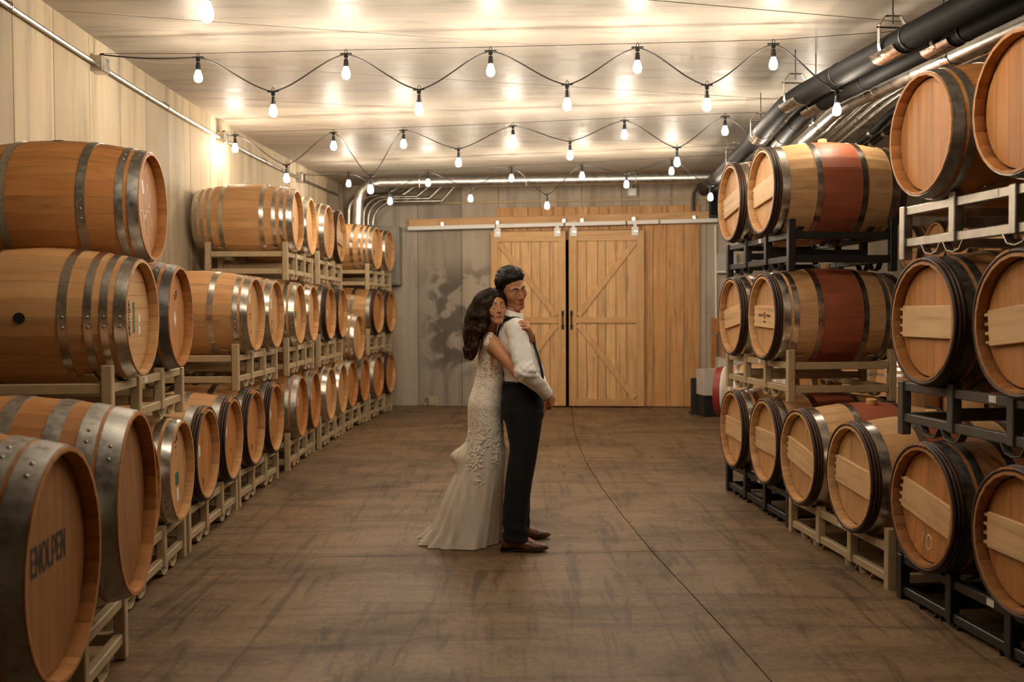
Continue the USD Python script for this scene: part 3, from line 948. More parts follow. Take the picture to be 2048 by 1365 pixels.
NAME = {'new8': 'oak_barrel', 'new6': 'oak_barrel', 'pale8': 'oak_barrel', 'aged6': 'aged_barrel', 'aged6d': 'aged_barrel', 'rod': 'willow_hooped_barrel', 'rodbar': 'crossbar_barrel', 'agedbar': 'crossbar_barrel',
        'red4': 'red_stained_barrel', 'red6': 'red_stained_barrel', 'punch': 'puncheon'}


def set_pose(p, loc, rz, rx=0.0):
    x = UsdGeom.Xformable(p)
    x.ClearXformOpOrder()
    for n in list(p.GetPropertyNames()):
        if n.startswith('xformOp'):
            p.RemoveProperty(n)
    x.AddTranslateOp().Set(Gf.Vec3d(*map(float, loc)))
    x.AddRotateZOp().Set(float(rz))
    x.AddRotateXOp().Set(float(rx))


def barrel(kind, label, loc, rz, rx=0.0, group=None, marks=None):
    if kind not in PROTO:
        kw = dict(KIND[kind])
        cat = kw.pop('cat')
        p = make_barrel(NAME[kind], label, cat, group=group, **kw)
        set_pose(p, loc, rz, rx)
        PROTO[kind] = p
        if marks:                          # only a kind that occurs once
            marks(p)
        return p
    r = copy_of(PROTO[kind], NAME[kind], loc, rz, label, group, rx, inst=marks is None)
    if marks:
        marks(r)
    return r


RACKS = {}


def rack(mat, W, ys_, near, loc, rz, label, group):
    key = (mat, W, tuple(ys_), near)
    if key not in RACKS:
        t = make_rack('barrel_rack', label, W, 0.76, mat, near=near, group=group)
        saddles(t, W, ys_, 0.29, 0.57, 0.76, mat)
        set_pose(t, loc, rz)
        RACKS[key] = t
        return t
    return copy_of(RACKS[key], 'barrel_rack', loc, rz, label, group)


XH = 0.94 / 2 - 0.048 + 0.0004      # face of a standard head
XB = XH + 0.0225                    # face of a crossbar


def lab(kind, y, z, w=0.05, h=0.05, roll=0.0, x=XH):
    return lambda r: sticker(r, kind, y, z, w, h, x, roll)


def both(*fs):
    def go(r):
        for q in fs:
            q(r)
    return go


def txt(s, h, y, z, mat='ink', roll=0.0, x=XH, squeeze=1.0, bold=True):
    return lambda r: head_text(r, s, h, y, z, x, mat, roll, bold, squeeze=squeeze)


def knot(y, z):
    return lambda r: scribble(r, [(y + 0.016 * math.cos(a) * (1 - 0.1 * a), z + 0.028 * math.sin(a) * (1 - 0.06 * a)) for a in np.linspace(0, 9, 12)], XH, 'brand_brown', 0.004, 'knot_mark')


def stamp(y, z):
    """little burnt cooper's stamp: two short lines and a dot"""
    return both(txt('A 14', 0.018, y, z, 'brand_brown'), txt('MT', 0.016, y, z - 0.03, 'brand_brown'))


# plain prototypes come first in the lists below
STACKS = [
    # side, x, y of the row's middle at the heads, yaw, spacing, rack width, protrusion, base z, [(rack paint, (near kind, far kind))...]
    ('L', -2.045, 9.96, 1.0, 0.71, 1.32, 0.06, 0.010, 'fourth', [('rack_beige', 'aged6', 'aged6d'), ('rack_beige', 'new6', 'new6'), ('rack_beige', 'new8', 'pale8')]),
    ('L', -2.040, 8.255, 0.8, 0.72, 1.36, 0.06, 0.010, 'third', [('rack_beige', 'rod', 'rod'), ('rack_beige', 'new6', 'new6')]),
    ('L', -1.895, 5.400, 5.0, 0.78, 1.42, 0.06, 0.005, 'first', [('rack_beige', 'aged6', 'new6'), ('rack_beige', 'new8', 'aged6d')]),
    ('L', -1.995, 6.850, 3.0, 0.74, 1.36, 0.06, 0.005, 'second', [('rack_beige', 'rod', 'rod')]),
    ('L', -2.010, 11.42, -1.0, 0.71, 1.32, 0.06, 0.012, 'fifth', [('rack_beige', 'new6', 'new6'), ('rack_beige', 'rod', 'rod'), ('rack_beige', 'new6', 'rodbar')]),
    ('L', -1.965, 12.88, -4.0, 0.71, 1.32, 0.06, 0.012, 'sixth', [('rack_beige', 'aged6', 'aged6d')]),
    ('L', -1.830, 14.32, -7.0, 0.71, 1.30, 0.06, 0.015, 'seventh', [('rack_beige', 'aged6', 'rod'), ('rack_beige', 'rod', 'rod'), ('rack_beige', 'new8', 'new8')]),
    ('R', 1.755, 7.520, 4.5, 0.76, 1.46, 0.08, -0.020, 'third', [('rack_black', 'red4', 'rodbar'), ('rack_beige', 'red6', 'rodbar'), ('rack_black', 'red4', 'rodbar')]),
    ('R', 1.860, 5.990, 5.0, 0.78, 1.46, 0.08, -0.020, 'second', [('rack_beige', 'red4', 'red4')]),
    ('R', 2.000, 4.420, 6.0, 0.74, 1.46, 0.08, -0.030, 'first', [('rack_black', 'agedbar', 'agedbar'), ('rack_grey', 'agedbar', 'agedbar'), ('rack_steel', 'aged6', 'aged6')]),
]
PROTO['new8'] = make_barrel('upright_barrel', 'new oak barrel standing on end in the alcove, in front of the others', 'barrel', group='barrels standing on end', **{k: q for k, q in KIND['new8'].items() if k != 'cat'})
set_pose(PROTO['new8'], (4.45, 11.2, 0.47), 160.0, 0.0)
UsdGeom.Xformable(PROTO['new8']).AddRotateYOp().Set(-90.0)

TIER = ['bottom tier', 'middle tier', 'top tier']
LOOK = {'new8': 'new oak barrel with eight bright hoops', 'pale8': 'pale oak barrel with eight bright hoops', 'new6': 'new oak barrel with bright hoops', 'aged6': 'aged orange barrel with grey hoops',
        'aged6d': 'aged orange barrel with dark hoops', 'rod': 'barrel with dark willow-wrapped rim', 'rodbar': 'willow-rimmed barrel with crossbar', 'agedbar': 'dark oak barrel with crossbar',
        'red4': 'red-middled barrel with crossbar', 'red6': 'red-middled barrel with paired bright hoops', 'punch': 'large puncheon with wide grey hoops'}
PAINT = {'rack_beige': 'beige', 'rack_black': 'black', 'rack_grey': 'dark grey', 'rack_steel': 'bare steel'}
MARKS = {   # (side, stack, tier, 0 near / 1 far)
    ('L', 'first', 0, 1): both(txt('A:4', 0.045, 0.03, 0.18), txt('=', 0.03, 0.03, 0.13), txt(':', 0.03, 0.03, 0.09), lab('green', 0.04, -0.06, 0.075, 0.075), lab('white', 0.04, -0.155, 0.05, 0.075)),
    ('L', 'first', 1, 0): both(txt('eelinger', 0.036, 0.0, 0.092, roll=3), lab('green', 0.0, 0.01, 0.155, 0.032), lab('white', -0.035, -0.085, 0.10, 0.032), txt('11', 0.012, -0.035, -0.085, x=XH + 0.0013)),
    ('L', 'first', 1, 1): both(txt('2/2', 0.035, 0.06, 0.12, roll=25), lab('diamond', 0.03, -0.015, 0.06, 0.10)),
    ('L', 'second', 0, 0): both(lab('white', -0.06, 0.03, 0.045, 0.075), knot(0.0, -0.19)),
    ('L', 'second', 0, 1): both(lab('diamond', -0.05, 0.07, 0.06, 0.10), txt('I', 0.03, 0.07, -0.1, bold=True)),
    ('L', 'third', 0, 1): both(lab('diamond', -0.04, 0.04, 0.06, 0.10), knot(0.0, -0.2)),
    ('L', 'third', 0, 0): knot(0.02, -0.17),
    ('L', 'third', 1, 0): both(lab('white', -0.03, 0.13, 0.05, 0.08), stamp(-0.02, 0.0), txt('21', 0.022, 0.0, -0.14, 'brand_brown')),
    ('L', 'third', 1, 1): both(lab('white', -0.02, 0.09, 0.05, 0.09), stamp(0.0, -0.06), knot(0.0, -0.15)),
    ('L', 'fourth', 1, 0): both(txt('M 6', 0.03, 0.0, 0.17, 'brand_brown'), lab('green', 0.0, -0.01, 0.075, 0.07), lab('white', 0.0, -0.1, 0.05, 0.05)),
    ('L', 'fourth', 1, 1): both(lab('white', 0.0, 0.06, 0.03, 0.10), stamp(-0.01, 0.0)),
    ('L', 'fourth', 0, 0): lab('white', 0.0, 0.05, 0.035, 0.09),
    ('L', 'fourth', 0, 1): lab('diamond', 0.0, 0.03, 0.06, 0.09),
    ('L', 'fourth', 2, 0): stamp(0.0, 0.02),
    ('L', 'fifth', 1, 0): lab('white', 0.02, 0.0, 0.035, 0.08),
    ('L', 'fifth', 1, 1): lab('white', 0.0, 0.0, 0.04, 0.06),
    ('L', 'seventh', 2, 0): both(txt('o', 0.03, 0.0, 0.13), lab('green', 0.0, -0.06, 0.055, 0.075)),
    ('L', 'seventh', 2, 1): both(txt('o', 0.03, 0.0, 0.13), lab('green', 0.0, -0.06, 0.055, 0.075)),
    ('L', 'seventh', 1, 1): lab('white', 0.0, 0.0, 0.04, 0.05),
    ('R', 'third', 1, 0): both(lambda r: obj('emblem', yz_prism(sg.Polygon([(0.022 * math.cos(q), 0.026 * math.sin(q) + 0.012) for q in np.linspace(0, 6.2, 16)]), XB, 0.001), _mats['brand_brown'], r),
                               txt('ESTATE', 0.018, -0.085, 0.01, 'brand_brown', x=XB), txt('WINES', 0.018, 0.085, 0.01, 'brand_brown', x=XB), txt('ACRE', 0.014, 0.0, -0.035, 'brand_brown', x=XB)),
    ('R', 'first', 0, 1): lambda r: (scribble(r, [(-0.02, -0.13), (-0.025, -0.16), (-0.03, -0.2)], XH), scribble(r, [(0.03 + 0.022 * math.cos(a), -0.17 + 0.036 * math.sin(a)) for a in np.linspace(0.4, 6.5, 10)], XH)),
}
ROLLS = {('L', 'first', 1, 0): 90.0, ('R', 'third', 2, 1): 9.0, ('R', 'third', 2, 0): 6.0, ('R', 'third', 1, 1): 7.0, ('R', 'third', 1, 0): -1.5, ('R', 'third', 0, 1): -3, ('R', 'third', 0, 0): -2, ('R', 'second', 0, 1): -9.0,
         ('R', 'second', 0, 0): -5.0, ('R', 'first', 0, 1): -10.0, ('R', 'first', 0, 0): -1.0, ('R', 'first', 1, 1): 0.0, ('R', 'first', 1, 0): 6.0}
SIDEWORD = {'L': 'along the concrete wall', 'R': 'on the pipe side'}
SIDE2 = {'L': 'wall-side', 'R': 'pipe-side'}


def place(kind, label, loc, rz, rx, group, marks):
    """prototypes stay unmarked: a marked first barrel gets a plain prototype made from its own kind first"""
    if kind not in PROTO and marks is not None:
        pending.append((kind, label, loc, rz, rx, group, marks))
        return
    barrel(kind, label, loc, rz, rx, group, marks)


pending = []
for side, x, y, yaw, sp, W, prot, z0, nth, tiers in STACKS:
    th = math.radians(yaw + (0 if side == 'L' else 180))
    F = np.array([math.cos(th), math.sin(th)])
    R = np.array([-math.sin(th), math.cos(th)])
    near = -1 if side == 'L' else 1
    ref = np.array([x, y])
    grp = 'barrels stacked ' + SIDEWORD[side]
    for ti, (paintm, kn, kf) in enumerate(tiers):
        zb = z0 + 0.897 * ti
        q = ref - F * prot
        rack(paintm, W, (-sp / 2, sp / 2), near, (q[0], q[1], zb), math.degrees(th), f'{PAINT[paintm]} two-barrel rack, {TIER[ti]} of the {nth} {SIDE2[side]} stack', 'racks ' + SIDEWORD[side])
        for j, kd in enumerate((kn, kf)):
            off = near * sp / 2 * (1 if j == 0 else -1)
            jx, jy = 0.03 * (rnd('jx', side, nth, ti, j) - 0.5), 0.004 * (rnd('jy', side, nth, ti, j) - 0.5)
            c = ref + F * (jx - 0.47) + R * (off + jy)
            roll = ROLLS.get((side, nth, ti, j), 14 * (rnd('roll', side, nth, ti, j) - 0.5))
            where = 'nearer' if j == 0 else 'farther'
            place(kd, f'{LOOK[kd]}, {where} on {TIER[ti]} of {nth} {SIDE2[side]} stack', (c[0], c[1], zb + 0.572), math.degrees(th), roll, grp, MARKS.get((side, nth, ti, j)))
for p in pending:
    barrel(*p)

# barrels lying in the hollows between others, without a rack of their own
barrel('aged6', 'orange barrel with chalk marks resting on the nearest middle-tier barrels by the wall', (-2.40, 5.36, 2.068), 5.0, 12.0, 'barrels stacked along the concrete wall',
       both(lab('white', -0.02, 0.11, 0.035, 0.075, 6), lambda r: (scribble(r, [(0.075 + 0.03 * math.cos(a), 0.05 + 0.06 * math.sin(a)) for a in np.linspace(1.3, 7.3, 12)], XH), scribble(r, [(-0.13, -0.04), (-0.07, -0.02), (-0.03, -0.06), (0.02, -0.03), (0.08, -0.04), (0.10, -0.12)], XH),
            scribble(r, [(-0.08, -0.10), (0.0, -0.05), (0.03, -0.13), (0.06, -0.18)], XH), scribble(r, [(0.0, -0.16), (0.03, -0.24), (0.05, -0.27)], XH))))
barrel('new8', 'bright-hooped barrel lying lower, without rack, on the sixth wall-side stack', (-2.43, 12.86, 1.165), -5.0, 5.0, 'barrels stacked along the concrete wall', lambda r: scribble(r, [(0.03, -0.15), (0.035, -0.16)], XH, 'ink', 0.012, 'ink_mark'))

# the two big puncheons at the front of the wall side
PX, PY, PYAW = -1.41, 3.44, 7.0
th = math.radians(PYAW)
F, R = np.array([math.cos(th), math.sin(th)]), np.array([-math.sin(th), math.cos(th)])
pr = make_rack('puncheon_rack', 'beige rack on the floor under the two big puncheons nearest the camera', 1.74, 0.84, 'rack_beige', near=-1)
q = np.array([PX, PY]) - F * 0.16
set_pose(pr, (q[0], q[1], 0.02), PYAW)
saddles(pr, 1.74, (-0.43, 0.43), 0.355, 0.7, 0.84, 'rack_beige')
for j, off in ((1, 0.43), (0, -0.43)):
    c = np.array([PX, PY]) - F * 0.51 + R * off
    kind = 'punch'
    if j == 1:
        barrel(kind, 'large puncheon with wide grey hoops, farther of the two nearest the camera', (c[0], c[1], 0.755), PYAW + 2, 20.0, 'puncheons nearest the camera')
    else:
        barrel(kind, 'large dark puncheon with a stencilled head, nearest the camera of all', (c[0], c[1], 0.735), PYAW, 0.0, 'puncheons nearest the camera',
               txt('ENOLPEN', 0.085, -0.02, 0.04, 'ink', 0, 0.51 - 0.048 + 0.0004, 0.58))

# ------------------------------------------------------------------ the alcove behind the pipe-side stacks
for i, yy in enumerate((13.72, 12.16)):
    for ti in range(3):
        zb = 0.897 * ti
        rack('rack_beige', 1.46, (-0.38, 0.38), 1, (5.70, yy, zb), 184.5, f'beige two-barrel rack in the alcove, {TIER[ti]}, {"by the end wall" if i == 0 else "one away from the end wall"}', 'racks in the alcove')
        for j, off in enumerate((0.38, -0.38)):
            th = math.radians(184.5)
            c = np.array([5.70, yy]) + np.array([math.cos(th), math.sin(th)]) * (0.08 - 0.47) + np.array([-math.sin(th), math.cos(th)]) * off
            barrel('rodbar',
                   f'willow-rimmed crossbar barrel in the alcove, {TIER[ti]}, {["first", "second", "third", "fourth"][(2 * i) + (1 - j)]} from the end wall', (c[0], c[1], zb + 0.572), 184.5, 6 * (rnd('al', i, ti, j) - 0.5), 'barrels in the alcove')

# barrel with a red and cream end lying along the aisle's cross direction, on a low cradle
wood('oak_banded', OAK_PALE)
rb = make_barrel('banded_barrel', 'barrel lying crosswise behind the black rack, its ends painted with red and cream bands', 'barrel', hoops='6', steel='hoop_grey', body='oak_banded', head='oak_head_pale')
set_pose(rb, (2.95, 12.0, 0.50), -24.0, 68.0)
plain('paint_red', (0.26, 0.022, 0.018), 0.45)
plain('paint_cream', (0.50, 0.42, 0.29), 0.5)
for sgn in (-1, 1):
    for a, w, mt in ((0.0, 0.085, 'paint_red'), (0.090, 0.030, 'label_white'), (0.125, 0.028, 'paint_cream'), (0.158, 0.030, 'paint_cream'), (0.193, 0.028, 'label_white')):
        x1, x0 = sgn * (0.47 - a), sgn * (0.47 - a - w)
        obj('painted_band', hoop_mesh(min(x0, x1), max(x0, x1), 0.94, 0.349, 0.289, 0.0045), _mats[mt], rb, 40)
cr = thing('barrel_cradle', 'low beige cradle on the floor under the red-banded barrel', 'cradle', (2.95, 12.0, 0.0), -24)
for x in (-0.25, 0.25):
    obj('cross_beam', cbox(0.07, 0.62, 0.06, 0.004, (x, 0, 0.08)), _mats['rack_beige'], cr)
    for sy in (-1, 1):
        obj('wedge', tf(cbox(0.06, 0.2, 0.03, 0.003), (x, sy * 0.19, 0.165), rx=sy * 33), _mats['rack_beige'], cr)
        obj('leg', cbox(0.06, 0.06, 0.06, 0.004, (x, sy * 0.26, 0.03)), _mats['rack_beige'], cr)
# upright barrels standing in the alcove
for i, (x, y, kd, d) in enumerate([(4.72, 13.2, 'new6', 'nearest the red-banded barrel'), (5.02, 12.0, 'aged6', 'second from the red-banded barrel'), (5.1, 10.9, 'new6', 'third from the red-banded barrel'), (4.15, 13.75, 'aged6d', 'standing by the end wall')]):
    r = copy_of(PROTO[kd], 'upright_barrel', (x, y, 0.47), 40.0 * i, f'barrel standing on end in the alcove, {d}', 'barrels standing on end', inst=True, ry=-90.0)

# ------------------------------------------------------------------ string lights (the lamps of the room)
BULB = rev([(0, -0.052), (0.010, -0.051), (0.020, -0.046), (0.0275, -0.036), (0.0305, -0.022), (0.0290, -0.006), (0.0235, 0.012), (0.0170, 0.028), (0.0140, 0.040), (0.0, 0.040)], 18)
SOCKET = rev([(0, 0.036), (0.017, 0.036), (0.0185, 0.040), (0.0185, 0.060), (0.016, 0.070), (0.0155, 0.086), (0.010, 0.094), (0, 0.096)], 14)
ROWS = {   # (x, y, z) of the T connectors along each cord
    'nearest': [(-2.261, 7.254, 3.340), (-1.714, 7.222, 3.084), (-1.181, 7.191, 3.345), (-0.657, 7.161, 3.080), (-0.144, 7.131, 3.346), (0.397, 7.099, 3.097), (0.892, 7.070, 3.351), (1.376, 7.042, 3.077), (1.835, 7.015, 3.357), (2.272, 6.989, 3.031)],
    'second': [(-2.859, 10.367, 3.333), (-2.309, 10.278, 3.008), (-1.809, 10.196, 3.324), (-1.427, 10.134, 2.873), (-1.083, 10.078, 3.320), (-0.526, 9.987, 3.118), (0.018, 9.898, 3.327), (0.576, 9.807, 3.157), (1.100, 9.722, 3.343), (1.597, 9.641, 3.063), (2.043, 9.568, 3.348), (2.456, 9.501, 3.018), (2.857, 9.435, 3.352)],
    'third': [(-2.168, 13.318, 3.339), (-1.601, 13.182, 3.088), (-1.088, 13.059, 3.312), (-0.529, 12.925, 3.092), (0.002, 12.798, 3.335), (0.452, 12.690, 2.970), (0.890, 12.586, 3.332), (1.434, 12.455, 3.206), (1.974, 12.326, 3.351), (2.433, 12.216, 3.017)],
    'overhead': [(-1.306, 4.315, 2.925), (-0.86, 4.28, 3.32), (-0.42, 4.25, 3.05), (0.02, 4.22, 3.32), (0.46, 4.19, 3.05), (0.90, 4.16, 3.32), (1.34, 4.13, 3.06)],
}
ORD = ['first', 'second', 'third', 'fourth', 'fifth', 'sixth', 'seventh', 'eighth', 'ninth', 'tenth', 'eleventh', 'twelfth', 'thirteenth']
START = {'nearest': (wall_x(7.3) + 0.07, 7.31, 3.385), 'second': (wall_x(10.4) + 0.07, 10.40, 3.365), 'third': (wall_x(13.5) + 0.07, 13.50, 3.36), 'overhead': (wall_x(4.42) + 0.07, 4.42, 3.38)}
END = {'nearest': (2.90, 6.955, 3.44), 'second': (3.45, 9.34, 3.40), 'third': (3.0, 12.08, 3.40), 'overhead': (2.9, 4.09, 3.42)}
proto_bulb = None
for row, pts in ROWS.items():
    A, B = np.array(START[row]), np.array(END[row])
    # straight steel cable that carries the string; each high connector hooks on it
    hi = [q for q in pts if q[2] > 3.25]
    cable = [A] + [np.array([q[0], q[1], q[2] + 0.028]) for q in hi] + [B]
    tag(obj('support_cable', tube(cable, 0.0022, 5), _mats['wire_grey'], smooth=40), f'thin steel cable under the ceiling carrying the {row} light string', 'cable', 'cables for the light strings')
    # the black cord swings from connector to connector
    cp = [A + [0.0, 0, -0.01]]
    allp = [A + [0, 0, -0.01]] + [np.array(q) for q in pts]
    for a, b in zip(allp[:-1], allp[1:]):
        n = 12
        for i in range(1, n + 1):
            t = i / n
            q = a * (1 - t) + b * t
            e = 0.5 - 0.5 * math.cos(PI * t)              # rounded at the tops and in the dips
            q[2] = a[2] * (1 - e) + b[2] * e if abs(a[2] - b[2]) > 0.08 else q[2] - 0.03 * math.sin(PI * t)
            q[2] = 0.55 * q[2] + 0.45 * (a[2] * (1 - t) + b[2] * t)
            cp.append(q)
    tail = np.array(END[row])
    last = cp[-1]
    for i in range(1, 7):
        t = i / 6
        cp.append(last * (1 - t) + tail * t - np.array([0, 0, 0.05 * math.sin(PI * t)]))
    tag(obj('light_string_cord', tube(cp, 0.0052, 6), _mats['cord_black'], smooth=50), f'black cord of the {row} light string, swinging in shallow dips', 'cord', 'cords of the light strings')
    for i, q in enumerate(pts):
        label = f'{ORD[i]} glowing bulb from the concrete wall on the {row} light string'
        d = math.degrees(math.atan2(*(np.array(pts[min(i + 1, len(pts) - 1)]) - np.array(pts[max(i - 1, 0)]))[[1, 0]]))
        if proto_bulb is None:
            t = proto_bulb = thing('hanging_bulb', label, 'light bulb', q, d, 'bulbs of the light strings')
            obj('bulb', tf(BULB, (0, 0, -0.128)), _mats['bulb_glow'], t, 60)
            obj('socket', tf(SOCKET, (0, 0, -0.128)), _mats['black_plastic'], t, 50)
            obj('drop_cord', tube([(0, 0, -0.036), (0.001, 0, -0.018), (0, 0, 0)], 0.0048, 6), _mats['cord_black'], t, 50)
            mb = MB().add(*cbox(0.085, 0.013, 0.013, 0.004)).add(*cbox(0.030, 0.012, 0.030, 0.004, (0, 0, -0.012)))
            obj('connector', mb.get(), _mats['black_plastic'], t)
            obj('hook', tube([(-0.008, 0, 0.004), (-0.009, 0, 0.022), (0, 0, 0.034), (0.009, 0, 0.022), (0.008, 0, 0.004)], 0.0026, 5), _mats['black_plastic'], t, 50)
        else:
            copy_of(proto_bulb, 'hanging_bulb', q, d, label, 'bulbs of the light strings')

# conduit along the long wall with a box for each string
cy = np.arange(1.0, 15.6, 0.5)
cz = 3.30
tag(obj('wall_conduit', tube([(wall_x(y) + 0.035, y, cz) for y in cy], 0.017, 8), _mats['conduit_steel'], smooth=40), 'steel conduit running along the top of the long board-marked wall', 'conduit')
for row, y in (('overhead', 4.42), ('nearest', 7.30), ('second', 10.40), ('third', 13.50)):
    b = thing('junction_box', f'grey metal junction box on the wall conduit at the {row} light string', 'box', (wall_x(y) + 0.045, y, cz), math.degrees(math.atan2(1, (y - 9) / 60)) - 90, 'junction boxes on the wall conduit')
    obj('body', cbox(0.09, 0.13, 0.115, 0.006), _mats['conduit_steel'], b)
    obj('cover', cbox(0.008, 0.12, 0.105, 0.003, (0.047, 0, 0)), _mats['conduit_steel'], b)
    obj('feed', tube([(0.0, 0, 0.05), (0.005, 0, 0.075), (0.03, 0, 0.08)], 0.008, 6), _mats['cord_black'], b, 40)
for y in (2.9, 5.9, 8.8, 12.0):
    t = thing('conduit_clip', f'small steel clip holding the wall conduit, {["first", "second", "third", "fourth"][(2.9, 5.9, 8.8, 12.0).index(y)]} from the camera', 'clip', (wall_x(y) + 0.03, y, cz), math.degrees(math.atan2(1, (y - 9) / 60)) - 90, 'clips on the wall conduit')
    obj('strap', tube([(-0.02, 0, 0.05), (0.0, 0, 0.028), (0.024, 0, 0.018), (0.03, 0, 0), (0.024, 0, -0.018), (0, 0, -0.022)], 0.005, 5), _mats['zinc_bright'], t, 40)

# ------------------------------------------------------------------ pipes under the ceiling above the right-hand stacks


def bent(pts, n=60):
    """polyline with rounded corners"""
    p = [np.array(q, float) for q in pts]
    out = [p[0]]
    for a, b, c in zip(p[:-2], p[1:-1], p[2:]):
        r = 0.3 * min(np.linalg.norm(b - a), np.linalg.norm(c - b), 1.2)
        q0, q1 = b + (a - b) / np.linalg.norm(a - b) * r, b + (c - b) / np.linalg.norm(c - b) * r
        for t in np.linspace(0, 1, 7):
            out.append(q0 * (1 - t) ** 2 + 2 * b * t * (1 - t) + q1 * t * t)
    out.append(p[-1])
    return out


def at_y(pts, y):
    pts = np.asarray(pts)
    return np.array([np.interp(y, pts[:, 1], pts[:, 0]), y, np.interp(y, pts[:, 1], pts[:, 2])])


p1 = [(2.86, 1.0, 3.13), (2.52, 4.9, 3.13), (2.175, 7.83, 3.13), (2.30, 9.2, 3.13), (2.46, 11.3, 3.13), (2.62, 13.6, 3.13)]
p2 = [(3.08, 1.0, 3.10), (2.70, 4.9, 3.10), (2.375, 7.95, 3.10), (2.51, 9.2, 3.10), (2.73, 11.4, 3.10), (2.90, 13.6, 3.10)]
p3 = [(3.32, 1.0, 3.11), (2.98, 4.9, 3.11), (2.62, 7.95, 3.11), (2.72, 8.9, 3.11), (2.93, 11.2, 3.11), (3.12, 13.6, 3.11)]
for nm_, pts, r, ringy in (('first', p1, 0.078, (6.0, 6.95, 9.05, 10.6)), ('second', p2, 0.066, (5.75, 7.0, 8.6, 10.3))):
    t = thing('insulated_pipe', f'thick black insulated pipe under the ceiling, {nm_} and {"closer to the aisle" if nm_ == "first" else "farther from the aisle"}', 'pipe', group='black insulated pipes')
    obj('pipe', tube(bent(pts), r, 20), _mats['insulation_black'], t, 40)
    for y in ringy:
        a = at_y(pts, y)
        d = at_y(pts, y + 0.05) - at_y(pts, y - 0.05)
        d /= np.linalg.norm(d)
        obj('joint_band', tube([a - d * 0.008, a + d * 0.008], r + 0.003, 20), _mats['black_plastic'], t, 40)
    if nm_ == 'first':
        a = at_y(pts, 5.25)
        tm = meshkit.text_mesh('NSF', 0.026, 0.001, True)
        v = np.array(tm.vertices)
        v = np.stack([0 * v[:, 0], -v[:, 0], v[:, 1]], 1)
        v, f = tf((v, np.array(tm.faces)), a + [-r * 0.97 - 0.002, 0.0, 0.03], rz=0)
        v[:, 0] += 0.0
        obj('printed_mark', (v, np.array(tm.faces)), _mats['label_white'], t)

for n, (y, pts, r, ext) in enumerate([(6.22, p1, 0.078, 'first'), (7.72, p1, 0.078, 'second'), (9.25, p1, 0.078, 'third'), (10.9, p1, 0.078, 'fourth'), (6.0, p2, 0.066, 'first'), (7.85, p2, 0.066, 'second'), (9.4, p2, 0.066, 'third')]):
    c = at_y(pts, y)
    d = at_y(pts, y + 0.05) - at_y(pts, y - 0.05)
    which = 'pipe closer to the aisle' if pts is p1 else 'second black pipe'
    h = thing('pipe_hanger', f'bright clevis hanger holding the black {which.replace("black ", "")}, {ext} from the camera', 'hanger', c, math.degrees(math.atan2(d[1], d[0])) - 90, 'clevis hangers of the black pipes')
    R2 = r + 0.012
    mb = MB()
    yoke = [(R2, 0.02), (R2, 0.125), (R2 * 0.55, 0.185), (-R2 * 0.55, 0.185), (-R2, 0.125), (-R2, 0.02)]
    for a, b in zip(yoke[:-1], yoke[1:]):
        mb.add(*beam((a[0], 0, a[1]), (b[0], 0, b[1]), 0.032, 0.005, 0.001, up=(0, 1, 0)) if False else beam((a[0], 0, a[1]), (b[0], 0, b[1]), 0.005, 0.032, 0.001, up=(0, 1, 0)))
    obj('yoke', mb.get(), _mats['zinc_bright'], h)
    ang = np.linspace(PI - 0.1, 2 * PI + 0.1, 13)
    mb = MB()
    for a, b in zip(ang[:-1], ang[1:]):
        mb.add(*beam((R2 * math.cos(a), 0, R2 * math.sin(a) + 0.01), (R2 * math.cos(b), 0, R2 * math.sin(b) + 0.01), 0.005, 0.036, 0.001, up=(0, 1, 0)))
    obj('cradle', mb.get(), _mats['zinc_bright'], h)
    a2 = np.linspace(PI + 0.35, 2 * PI - 0.35, 9)
    mb = MB()
    for s0, s1 in ((-0.15, 0.15),):
        vv = np.array([[rr * math.cos(q), s, rr * math.sin(q)] for rr in (r + 0.002, r + 0.007) for s in (s0, s1) for q in a2])
        m_ = len(a2)
        f = []
        for j in range(m_ - 1):
            f += [[2 * m_ + j, 2 * m_ + j + 1, 3 * m_ + j + 1, 3 * m_ + j], [j + 1, j, m_ + j, m_ + j + 1], [j, j + 1, 2 * m_ + j + 1, 2 * m_ + j], [m_ + j + 1, m_ + j, 3 * m_ + j, 3 * m_ + j + 1]]
        mb.add(vv, f)
    obj('shield', mb.get(), _mats['zinc_bright'], h, 40)
    obj('bolt', tube([(-R2 - 0.02, 0, 0.115), (R2 + 0.02, 0, 0.115)], 0.006, 8), _mats['zinc_bright'], h, 40)
    obj('rod', tube([(0, 0, 0.14), (0, 0, CEIL - c[2])], 0.005, 6), _mats['wire_grey'], h, 40)
    obj('nut', rev([(0, 0.186), (0.012, 0.186), (0.012, 0.200), (0, 0.200)], 6), _mats['zinc_bright'], h)

